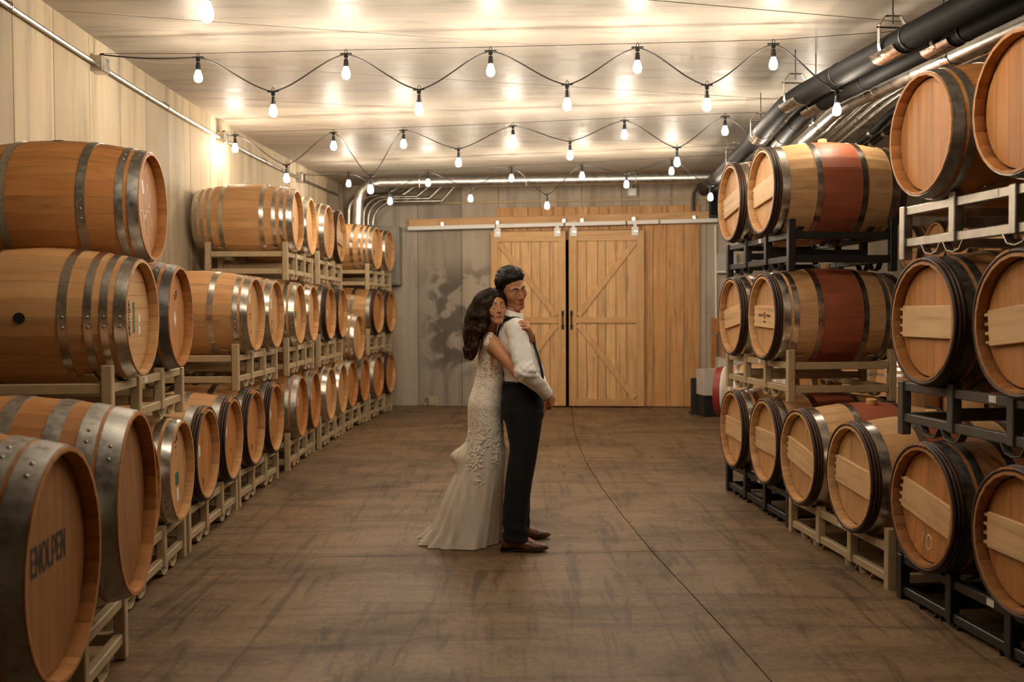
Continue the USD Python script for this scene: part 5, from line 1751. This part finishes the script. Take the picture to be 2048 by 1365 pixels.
parts = [surface(man_body, (-0.16, 5.98, 0.0), (0.30, 6.72, 1.56), 0.012), man_head]
for Hn, wv in ((MHR, WR_R), (MHL, WR_L)):
    w = np.array(wv)
    parts.append(surface(lambda p: hand_sdf(p, Hn), w - [0.10, 0.16, 0.17], w + [0.15, 0.17, 0.08], 0.0028))
obj('body', weld(parts), _mats['skin_man'], man, True)

mi = np.interp


def man_hair(p):
    x, y, z = np.abs(p[:, 0]), p[:, 1], p[:, 2]
    sk = ell(np.stack([x, y, z], 1), (0, -0.018, 0.034), (0.077, 0.098, 0.091))
    t = mi(z, [-0.09, -0.02, 0.04, 0.09, 0.125], [0.003, 0.006, 0.012, 0.020, 0.026]) + 0.007 * np.clip((y + 0.02) / 0.06, 0, 1) * np.clip((z - 0.05) / 0.03, 0, 1)
    strand = 0.0075 * (meshkit.fbm(np.stack([p[:, 0] * 120 + 25 * z, y * 34, z * 48], 1), 3, 4) - 0.5) + 0.010 * (meshkit.noise(np.stack([p[:, 0] * 45, y * 20, z * 24], 1), 9) - 0.5) * (z > 0.05)
    yl = mi(z, [-0.075, -0.045, -0.02, 0.005, 0.035, 0.06, 0.074, 0.086, 0.104], [-0.040, -0.026, 0.012, 0.022, 0.026, 0.042, 0.060, 0.080, 0.12])
    yl = yl + 0.010 * (meshkit.noise(np.stack([p[:, 0] * 70, z * 30, 0 * z], 1), 15) - 0.5)
    t = t * mi(yl - y, [-0.004, 0.016, 0.065], [0.0, 0.34, 1.0]) - 0.001
    d = sk - t + strand
    d = smax(d, (y - yl) * 0.7, 0.012)
    d = smax(d, -0.078 - z, 0.006)
    return smax(d, -ell(np.stack([x, y, z], 1), (0.082, -0.008, -0.012), (0.016, 0.022, 0.030)), 0.006)


v, f = surface(man_hair, (-0.12, -0.15, -0.10), (0.12, 0.13, 0.17), 0.0026)
obj('hair', (v @ MH[0] + MH[1], f), _mats['hair_man'], man, True)
lipsm = [([(-0.024, -0.0605), (-0.012, -0.0560), (0, -0.0570), (0.012, -0.0560), (0.024, -0.0605)], 0.0030), ([(-0.022, -0.0612), (-0.011, -0.0650), (0, -0.0662), (0.011, -0.0650), (0.022, -0.0612)], 0.0040)]
face_marks(man, mhead, MH, ([(0.013, 0.031), (0.028, 0.0375), (0.040, 0.0365), (0.050, 0.029)], 0.0042, _mats['hair_man']), ([(0.018, 0.0035), (0.028, -0.0025), (0.038, -0.002), (0.047, 0.003)], 0.0014, _mats['lash_black']), (lipsm, _mats['lip_man']))

# shoes
def shoe(label, x, y, yaw):
    s = xf('shoe', (x, y, 0), yaw, parent=man)
    outline = sg.Polygon([(0.0, -0.022), (0.012, -0.034), (0.06, -0.036), (0.12, -0.035), (0.19, -0.046), (0.235, -0.043), (0.275, -0.026), (0.293, 0.0), (0.278, 0.022), (0.24, 0.040), (0.19, 0.045), (0.12, 0.036), (0.06, 0.036), (0.012, 0.034), (0.0, 0.022)]).buffer(0.004)

    def up(p):
        d = rc(p, (0.034, 0, 0.045), (0.045, 0, 0.085), 0.033, 0.034)
        d = smin(d, rc(p, (0.05, 0, 0.060), (0.175, 0, 0.038), 0.037, 0.036), 0.03)
        d = smin(d, ell(p, (0.205, 0, 0.026), (0.085, 0.042, 0.030)), 0.025)
        d = d - 0.0016 * (np.abs(p[:, 0] - 0.215 - 1.2 * p[:, 1] ** 2 * 8) < 0.004)      # toe cap seam
        d = d - 0.003 * ((p[:, 0] > 0.10) & (p[:, 0] < 0.17) & (np.abs(p[:, 1]) < 0.016))   # facing with laces
        d = smax(d, 0.014 - p[:, 2], 0.004)
        return smax(d, p[:, 2] - 0.105 + 0.10 * np.clip(p[:, 0] - 0.05, 0, 1), 0.008)
    usdkit.mesh(stage, P(s) + '/upper', surface(up, (-0.02, -0.06, 0.0), (0.31, 0.06, 0.13), 0.004), _mats['shoe_leather'], True)
    v, f = prism(outline, 0.010)
    v = v + [0, 0, 0.008]
    v[:, 2] += 0.010 * np.clip((v[:, 0] - 0.23) / 0.06, 0, 1) ** 2
    usdkit.mesh(stage, P(s) + '/sole', (v, f), _mats['shoe_sole'], 40)
    v, f = prism(outline.intersection(sg.box(-1, -1, 0.075, 1)), 0.018)
    usdkit.mesh(stage, P(s) + '/heel', (v, f), _mats['shoe_sole'], 40)
    mb = MB()
    for i in range(4):
        mb.add(*tube([(0.108 + 0.017 * i, -0.016, 0.082 - 0.008 * i), (0.110 + 0.017 * i, 0, 0.087 - 0.0085 * i), (0.108 + 0.017 * i, 0.016, 0.082 - 0.008 * i)], 0.002, 5))
    usdkit.mesh(stage, P(s) + '/laces', mb.get(), _mats['shoe_sole'], 40)


shoe('near', -0.074, 6.172, -2)
shoe('far', -0.046, 6.512, 2)

# ------------------------------------------------------------------ the woman
WY = 6.40
wom = thing('person', 'person in ivory lace wedding gown, long dark wavy hair, hugging the man from behind', 'person', group='embracing couple')
WS = 0.875
WH = (frame(19.0, 2.5, 4.0) * WS, np.array([-0.108, 6.265, 1.522]))


def wloc(q):
    return (np.asarray(q, float) - WH[1]) @ frame(19.0, 2.5, 4.0).T / WS


neck_w = wloc((-0.146, 6.375, 1.345))
whead = lambda p: head_sdf(p, neck_w, True)
v, f = surface(whead, (-0.12, -0.20, -0.26), (0.12, 0.14, 0.14), 0.0027)
wom_head = (v @ WH[0] + WH[1], f)

WT = resample([(0.70, -0.279, -0.066, WY + 0.02, 0.160), (0.762, -0.274, -0.066, WY + 0.02, 0.166), (0.844, -0.281, -0.063, WY + 0.02, 0.170), (0.903, -0.277, -0.062, WY + 0.01, 0.166), (0.963, -0.262, -0.056, WY + 0.01, 0.150), (1.07, -0.229, -0.048, WY, 0.124),
               (1.13, -0.222, -0.047, WY, 0.126), (1.22, -0.218, -0.046, WY, 0.140), (1.285, -0.212, -0.062, WY, 0.150), (1.325, -0.200, -0.085, WY, 0.140), (1.352, -0.186, -0.105, WY, 0.105), (1.375, -0.175, -0.115, WY - 0.01, 0.06)])
WSH, WEL, WWR = (-0.128, 6.245, 1.300), (0.036, 6.122, 1.120), (0.170, 6.175, 1.040)
WSL, WLE, WLW = (-0.120, 6.545, 1.295), (0.135, 6.500, 1.225), (0.120, 6.172, 1.352)


def wtorso(p):
    return sections(p, WT, 0.03)


WHR = hand_prims(WLW, (-0.30, -0.58, 0.76), (-0.88, 0.05, -0.15), 0.90, [(52, 14, 8), (56, 16, 8), (62, 20, 10), (72, 30, 16)], 0.03, (1.0, 0.75), -1, 45)
WHN = hand_prims(WWR, (0.20, 0.90, -0.10), (-0.8, 0.25, 0.0), 0.86, [(20, 20, 15)] * 4, 0.05, (0.8, 0.3), 1)


def wbody(p):
    d = wtorso(p)
    for yc in (6.32, 6.48):
        d = smin(d, ell(p, (-0.075, yc, 1.21), (0.05, 0.06, 0.06)), 0.04)
    d = smin(d, rc(p, (-0.142, WSH[1] + 0.02, 1.318), WSH, 0.040, 0.046), 0.04)
    d = smin(d, smin(rc(p, WSH, WEL, 0.046, 0.034), rc(p, WEL, WWR, 0.034, 0.023), 0.02), 0.018)
    d = smin(d, smin(rc(p, WSL, WLE, 0.046, 0.034), rc(p, WLE, WLW, 0.034, 0.0225), 0.02), 0.018)
    for yc in (6.36, 6.48):
        d = smin(d, rc(p, (-0.17, yc, 0.78), (-0.16, yc, 0.45), 0.075, 0.05), 0.03)
        d = smin(d, rc(p, (-0.16, yc, 0.45), (-0.18, yc, 0.09), 0.048, 0.034), 0.02)
        d = smin(d, rc(p, (-0.18, yc, 0.06), (-0.14, yc, 0.03), 0.034, 0.022), 0.02)
    d = smin(d, rc(p, (-0.146, WY - 0.015, 1.34), (-0.135, WY - 0.05, 1.42), 0.046, 0.044), 0.03)
    return d


parts = [surface(wbody, (-0.36, 6.05, 0.0), (0.26, 6.70, 1.46), 0.0075), wom_head]
for Hn, wv in ((WHR, WLW), (WHN, WWR)):
    w = np.array(wv)
    parts.append(surface(lambda p: hand_sdf(p, Hn), w - [0.16, 0.14, 0.06], w + [0.14, 0.16, 0.21], 0.0026))
obj('body', weld(parts), _mats['skin_woman'], wom, True)

# bodice: lace on the bust and sides, a strap over each shoulder, low open back
KX = 0.00312


def q2(px, py):
    return ((px - 1024) * KX, 1.5 - (py - 622) * KX)


BOD = [q2(*q) for q in ((978, 664), (988, 664), (984, 676), (977, 690), (976, 703), (981, 714), (992, 719), (1016, 721), (1016, 772), (940, 772), (951, 748), (953.5, 738), (957, 722), (960, 705), (966, 688), (972, 676))]
NOTCH = [q2(*q) for q in ((979.5, 715), (989, 717), (985.5, 736), (984, 754), (982.5, 736))]


def bodice(p):
    d = wbody_core(p) - 0.0042
    r = poly_sd(p[:, 0], p[:, 2], BOD)
    d = smax(d, r, 0.003)
    d = smax(d, -poly_sd(p[:, 0], p[:, 2], NOTCH), 0.003)
    return d - 0.0022 * (meshkit.noise(p * 95, 21) - 0.4)


def wbody_core(p):
    d = wtorso(p)
    for yc in (6.32, 6.48):
        d = smin(d, ell(p, (-0.075, yc, 1.21), (0.05, 0.06, 0.06)), 0.04)
    d = smin(d, rc(p, (-0.142, WSH[1] + 0.02, 1.318), WSH, 0.040, 0.046), 0.04)
    d = smin(d, rc(p, (-0.142, WSL[1] - 0.02, 1.318), WSL, 0.040, 0.046), 0.04)
    return d


# lace: an ivory pattern of scrolls over a thin, skin-toned net
mk('lace_bodice', {
    'g': ('geometry', {}), 'v': ('voronoi_texture', dict(scale=62.0, feature='distance_to_edge')), 'n': ('noise_texture', dict(scale=60.0, detail=2.0, distortion=2.2)),
    'r': ('rgb_ramp', dict(ramp=[(0.44, (0.46, 0.27, 0.17)), (0.50, (0.87, 0.81, 0.73))])), 'b': ('bump', dict(strength=0.6, distance=0.003)),
    'p': ('principled_bsdf', dict(roughness=0.8, specular_ior_level=0.2))},
   [('g.position', 'n.vector'), ('n.fac', 'r.fac'), ('r.color', 'p.base_color'), ('n.fac', 'b.height'), ('b.normal', 'p.normal')])
obj('bodice', surface(bodice, (-0.30, 6.16, 1.02), (0.02, 6.64, 1.40), 0.0036), _mats['lace_bodice'], wom, True)

# gown from the waist to the train
GT = resample([(1.075, -0.233, -0.043, WY, 0.130), (1.02, -0.246, -0.047, WY, 0.136), (0.963, -0.268, -0.053, WY + 0.01, 0.154), (0.903, -0.283, -0.059, WY + 0.01, 0.170), (0.844, -0.286, -0.060, WY + 0.02, 0.175), (0.762, -0.280, -0.062, WY + 0.02, 0.171),
               (0.706, -0.284, -0.062, WY + 0.02, 0.168), (0.64, -0.300, -0.058, WY + 0.02, 0.170), (0.571, -0.322, -0.052, WY + 0.02, 0.180), (0.50, -0.352, -0.054, WY + 0.03, 0.196), (0.391, -0.403, -0.060, WY + 0.04, 0.218), (0.263, -0.462, -0.068, WY + 0.05, 0.240),
               (0.109, -0.530, -0.076, WY + 0.06, 0.262), (0.045, -0.570, -0.080, WY + 0.06, 0.270), (0.006, -0.605, -0.082, WY + 0.06, 0.278)], 64)


def gown_point(z, a, off=0.0):
    x0, x1, yc, ay = (np.interp(z, GT[:, 0], GT[:, i]) for i in range(1, 5))
    ax_ = (x1 - x0) / 2
    k = np.clip((0.62 - z) / 0.6, 0, 1) ** 1.2
    ripple = np.sin(11 * a + 1.3 + 2.2 * np.sin(3 * a)) * 0.6 + np.sin(23 * a + 4 * np.sin(2 * a)) * 0.3 + 0.4 * np.sin(5 * a + 1)
    r = 1 + k * 0.085 * ripple * (0.55 + 0.45 * np.abs(np.sin(a * 0.5 + 0.2))) + off / ay
    train = np.clip((0.10 - z) / 0.1, 0, 1) * np.clip(-np.cos(a), 0, 1) ** 2 * 0.035 * np.sin(17 * a)
    return np.stack([(x0 + x1) / 2 + ax_ * r * np.cos(a) + train, yc + ay * r * np.sin(a) + 0.4 * train, z + 0 * a], -1)


def loft(zs, off=0.0, n=180):
    a = np.arange(n) * 2 * PI / n
    v = np.vstack([gown_point(np.full(n, z), a, off) for z in zs])
    f = [[i * n + j, i * n + (j + 1) % n, (i + 1) * n + (j + 1) % n, (i + 1) * n + j] for i in range(len(zs) - 1) for j in range(n)]
    return v, np.array(f)


zs = np.r_[np.linspace(0.006, 0.10, 12), np.linspace(0.12, 1.075, 60)]
obj('gown_skirt', loft(zs), _mats['tulle'], wom, True)
# fitted satin part down to the knee, just outside the tulle
v, f = loft(np.linspace(0.60, 1.074, 44), 0.004)
v[:, :2] += 0.0015 * (meshkit.noise(v * 70, 31)[:, None] - 0.5)
zc = v[f].mean(1)
edge = 0.655 + 0.075 * (meshkit.noise(np.stack([np.arctan2(zc[:, 1] - WY, zc[:, 0] + 0.17) * 5, 0 * zc[:, 0], 0 * zc[:, 0] + 3], 1), 2) - 0.5) + 0.03 * (meshkit.noise(zc * 30, 8) - 0.5)
f = f[zc[:, 2] > edge]
obj('fitted_lace', (v, f), mk('lace_fitted', {
    'g': ('geometry', {}), 'n': ('noise_texture', dict(scale=46.0, detail=2.0, distortion=2.0)), 'r': ('rgb_ramp', dict(ramp=[(0.40, (0.64, 0.55, 0.44)), (0.52, (0.88, 0.83, 0.75))])),
    'b': ('bump', dict(strength=0.55, distance=0.004)), 'p': ('principled_bsdf', dict(roughness=0.7, specular_ior_level=0.25))},
    [('g.position', 'n.vector'), ('n.fac', 'r.fac'), ('r.color', 'p.base_color'), ('n.fac', 'b.height'), ('b.normal', 'p.normal')]), wom, True)
# a fold of tulle standing out behind the knee and a sheer layer in front
a = np.linspace(PI - 1.0, PI + 1.0, 25)
zt = np.linspace(0.42, 0.70, 15)
rows = []
for z in zt:
    rim = np.minimum(np.clip((1.0 - np.abs(a - PI)) / 0.3, 0, 1), min(1, (z - 0.42) / 0.06, (0.70 - z) / 0.06))
    q = gown_point(np.full(25, z), a, -0.008) * (1 - rim[:, None]) + gown_point(np.full(25, z), a, 0.006) * rim[:, None]
    bulge = 0.072 * np.exp(-((z - 0.565) / 0.055) ** 2) * np.exp(-((a - PI) / 0.5) ** 2) * (1 + 0.15 * np.sin(9 * a))
    q[:, 0] -= bulge
    rows.append(q)
v = np.vstack(rows)
f = np.array([[i * 25 + j, i * 25 + j + 1, (i + 1) * 25 + j + 1, (i + 1) * 25 + j] for i in range(14) for j in range(24)])
obj('tulle_fold', (v, f[:, ::-1]), _mats['tulle'], wom, True)
a = np.linspace(-0.9, 0.9, 21)
rows = []
for z in np.linspace(0.03, 0.74, 22):
    q = gown_point(np.full(21, z), a, 0.004)
    q[:, 0] += 0.034 * np.exp(-((z - 0.50) / 0.12) ** 2) * np.cos(a) ** 2
    rows.append(q)
v = np.vstack(rows)
f = np.array([[i * 21 + j, i * 21 + j + 1, (i + 1) * 21 + j + 1, (i + 1) * 21 + j] for i in range(21) for j in range(20)])
obj('sheer_layer', (v, f), _mats['tulle_net'], wom, True)
# lace flowers and leaves sewn on, thick at the knee and trailing down the tulle
rng = np.random.default_rng(77)
mb = MB()
for i in range(1500):
    z = 0.30 + 0.55 * rng.beta(2.6, 2.2)
    a_ = rng.uniform(0, 2 * PI)
    keep = meshkit.noise(np.array([[a_ * 3.2, z * 7.0, 0.5]]), 12)[0]
    if keep < 0.42 + 0.25 * (z < 0.5):
        continue
    p0 = gown_point(np.array([z]), np.array([a_]), 0.007)[0]
    e = 1e-3
    tu = gown_point(np.array([z]), np.array([a_ + e]), 0.007)[0] - p0
    tz = gown_point(np.array([z + e]), np.array([a_]), 0.007)[0] - p0
    tu, tz = tu / np.linalg.norm(tu), tz / np.linalg.norm(tz)
    nn = np.cross(tu, tz)
    b = rng.uniform(0, 2 * PI)
    d1 = math.cos(b) * tu + math.sin(b) * tz
    d2 = np.cross(nn, d1)
    L_, w_ = rng.uniform(0.008, 0.017), rng.uniform(0.003, 0.006)
    mb.add([p0 - d1 * L_, p0 + d2 * w_ + nn * 0.001, p0 + d1 * L_, p0 - d2 * w_ + nn * 0.001, p0 + nn * 0.0035], [[0, 4, 1], [1, 4, 2], [2, 4, 3], [3, 4, 0]])
v, f = mb.get()
lace = obj('lace_applique', (v, f[:, ::-1]), _mats['dress_lace'], wom)
lace.SetCustomDataByKey('kind', 'stuff')


def woman_hair(p):
    """p in the world; cap on the skull and a long mass falling behind the shoulder"""
    l = (p - WH[1]) @ frame(19.0, 2.5, 4.0).T / WS
    x, y, z = np.abs(l[:, 0]), l[:, 1], l[:, 2]
    sk = ell(np.stack([x, y, z], 1), (0, -0.020, 0.034), (0.078, 0.099, 0.091))
    yl = mi(z, [-0.14, -0.07, -0.02, 0.03, 0.06, 0.080, 0.094, 0.105], [0.016, 0.024, 0.034, 0.048, 0.060, 0.074, 0.100, 0.13])
    t = 0.015 * mi(yl - y, [-0.004, 0.012, 0.045], [0.1, 0.6, 1.0]) - 0.006 * np.exp(-(x / 0.006) ** 2) * (z > 0.05)
    d = smax(sk - t, (y - yl) * 0.75, 0.012) * WS
    s = p * [1, 0.62, 1]
    pts = [((-0.165, 6.30, 1.545), 0.082), ((-0.205, 6.31, 1.470), 0.076), ((-0.235, 6.31, 1.400), 0.062), ((-0.252, 6.30, 1.325), 0.043), ((-0.262, 6.30, 1.255), 0.034), ((-0.258, 6.31, 1.212), 0.026)]
    for (a, ra), (b, rb) in zip(pts[:-1], pts[1:]):
        d = smin(d, rc(s, np.array(a) * [1, 0.62, 1], np.array(b) * [1, 0.62, 1], ra, rb), 0.03)
    # the lock beside the face, nearest the camera
    lk = [((-0.168, 6.205, 1.530), 0.024), ((-0.178, 6.195, 1.465), 0.028), ((-0.190, 6.205, 1.405), 0.026), ((-0.222, 6.215, 1.350), 0.022), ((-0.240, 6.225, 1.285), 0.016), ((-0.232, 6.23, 1.232), 0.010)]
    for (a, ra), (b, rb) in zip(lk[:-1], lk[1:]):
        d = smin(d, rc(p, a, b, ra, rb), 0.014)
    low = np.clip((1.56 - p[:, 2]) / 0.15, 0, 1)
    wave = 0.011 * low * np.sin(p[:, 2] * 62 + 9 * p[:, 1] + 4 * meshkit.noise(p * 14, 3))
    gro = 0.012 * (meshkit.fbm(np.stack([(p[:, 0] + 0.12 * wave) * 75, p[:, 1] * 75, p[:, 2] * 9 + 2 * np.sin(p[:, 2] * 40)], 1), 3, 6) - 0.5)
    d = d + 0.5 * wave + gro * (0.35 + 0.65 * low)
    face = ell(l, (0.01, 0.085, -0.035), (0.052, 0.075, 0.100))
    return smax(d, -face * WS, 0.008)


WHFN = woman_hair
obj('hair', surface(woman_hair, (-0.36, 6.06, 1.16), (0.02, 6.46, 1.68), 0.0034), _mats['hair_woman'], wom, True)
# loose curls round the mass
mb = MB()
rng = np.random.default_rng(4)
for i in range(46):
    u0 = rng.uniform(-1, 1)
    path = np.array([(-0.200, 6.30, 1.500), (-0.236, 6.30, 1.410), (-0.256, 6.30, 1.325), (-0.264, 6.30, 1.255), (-0.258, 6.30, 1.205)])
    wid = np.array([0.070, 0.062, 0.046, 0.036, 0.030]) * (1.02 + 0.12 * rng.random())
    ang = PI + u0 * 2.2
    c = path + np.stack([np.cos(ang) * wid * 0.9, np.sin(ang) * wid * 1.45, 0 * wid], 1)
    c = spline(c, 26)
    ph = rng.uniform(0, 6)
    t = np.linspace(0, 1, 26)
    c[:, 0] += 0.008 * t * np.sin(t * 14 + ph)
    c[:, 1] += 0.009 * t * np.cos(t * 14 + ph)
    c[:, 2] -= 0.02 * rng.random() * t
    mb.add(*tube(c, (0.0050 + 0.002 * rng.random()) * np.clip(np.minimum(t * 5 + 0.3, (1 - t) * 3 + 0.12), 0, 1), 5))
obj('hair_curls', mb.get(), _mats['hair_woman'], wom, True)


def strands(parent, fn, roots, flow, steps, ds, off, wid, mat, seed):
    """fine hairs that run over the surface of fn along a flow"""
    r_ = np.random.default_rng(seed)
    p = snap(fn, roots, off, 6)
    o = off + 0.002 * r_.random(len(p))
    line = [p]
    for k in range(steps):
        g = grad(fn, p)
        d = flow(p, k / steps, r_)
        d = d - g * (d * g).sum(1)[:, None]
        d /= np.maximum(np.linalg.norm(d, axis=1, keepdims=True), 1e-6)
        p = p + d * ds
        for _ in range(2):
            p = p - np.clip(fn(p) - o, -0.004, 0.004)[:, None] * grad(fn, p) * 0.9
        line.append(p)
    L_ = np.stack(line, 1)
    c = UsdGeom.BasisCurves.Define(stage, path_for(P(parent), 'hair_strands'))
    c.CreateTypeAttr('linear')
    c.CreateWrapAttr('nonperiodic')
    c.CreatePointsAttr([Gf.Vec3f(*map(float, q)) for q in L_.reshape(-1, 3)])
    c.CreateCurveVertexCountsAttr([steps + 1] * len(L_))
    t = np.linspace(0, 1, steps + 1)
    w = wid * np.clip(np.minimum(0.4 + 3 * t, (1 - t) * 3 + 0.15), 0, 1)
    c.CreateWidthsAttr(np.tile(w, len(L_)).astype(float).tolist())
    c.SetWidthsInterpolation('vertex')
    usdkit.UsdShade.MaterialBindingAPI.Apply(c.GetPrim()).Bind(_mats[mat])


rs = np.random.default_rng(8)


def cap_roots(H, fnl, n, ymax):
    d = rs.normal(size=(n * 3, 3))
    d /= np.linalg.norm(d, axis=1, keepdims=True)
    q = np.array([0, -0.02, 0.034]) + d * [0.09, 0.11, 0.105]
    q = q[(q[:, 2] > -0.05) & (q[:, 1] < ymax(q[:, 2]) - 0.012)][:n]
    return q @ H[0] + H[1]


MR = frame(35.5, 16.4, 16.0)
mh_world = lambda p: man_hair((p - MH[1]) @ MH[0].T)
ylm = lambda z: mi(z, [-0.075, -0.045, -0.02, 0.005, 0.035, 0.06, 0.078, 0.090, 0.104], [-0.040, -0.026, 0.012, 0.022, 0.028, 0.047, 0.070, 0.092, 0.13])


def man_flow(p, t, r_):
    l = (p - MH[1]) @ MH[0].T
    up = np.clip((l[:, 2] - 0.03) / 0.05, 0, 1)
    d = np.stack([0.35 * np.sin(l[:, 1] * 60 + l[:, 0] * 40) + 0.3, -up - 0.25, 0.25 * up * (l[:, 1] > 0.03) - (1 - up)], 1)
    return d @ MH[0]


strands(man, mh_world, cap_roots(MH, None, 900, ylm), man_flow, 9, 0.0060, 0.0006, 0.0020, 'hair_man', 1)
ylw = lambda z: mi(z, [-0.14, -0.07, -0.02, 0.03, 0.06, 0.080, 0.094, 0.105], [0.016, 0.024, 0.034, 0.048, 0.060, 0.074, 0.100, 0.13])


def wom_flow(p, t, r_):
    l = (p - WH[1]) @ frame(19.0, 2.5, 4.0).T / WS
    top = np.clip((l[:, 2] - 0.02) / 0.08, 0, 1)
    out = np.stack([np.sign(l[:, 0]) * 1.0, -0.9 + 0 * l[:, 0], 0 * l[:, 0]], 1) @ (frame(19.0, 2.5, 4.0))
    low = np.clip((1.52 - p[:, 2]) / 0.2, 0, 1)
    wv = 0.55 * low * np.sin(p[:, 2] * 62 + 9 * p[:, 1])
    return out * top[:, None] + np.stack([-0.30 + wv, 0.2 * wv, -1 + 0 * wv], 1) * (1 - 0.75 * top)[:, None]


strands(wom, WHFN, cap_roots(WH, None, 1500, ylw), wom_flow, 30, 0.0125, 0.0008, 0.0019, 'hair_woman', 2)
lipsw = [([(-0.026, -0.0560), (-0.012, -0.0560), (0, -0.0575), (0.012, -0.0560), (0.026, -0.0560)], 0.0034), ([(-0.025, -0.0566), (-0.012, -0.0640), (0, -0.0660), (0.012, -0.0640), (0.025, -0.0566)], 0.0044)]
face_marks(wom, whead, WH, ([(0.013, 0.032), (0.028, 0.038), (0.040, 0.037), (0.050, 0.030)], 0.0032, _mats['hair_woman']), ([(0.017, 0.0035), (0.026, -0.0035), (0.037, -0.0035), (0.049, 0.0045)], 0.0024, _mats['lash_black']), (lipsw, _mats['lip_woman']))
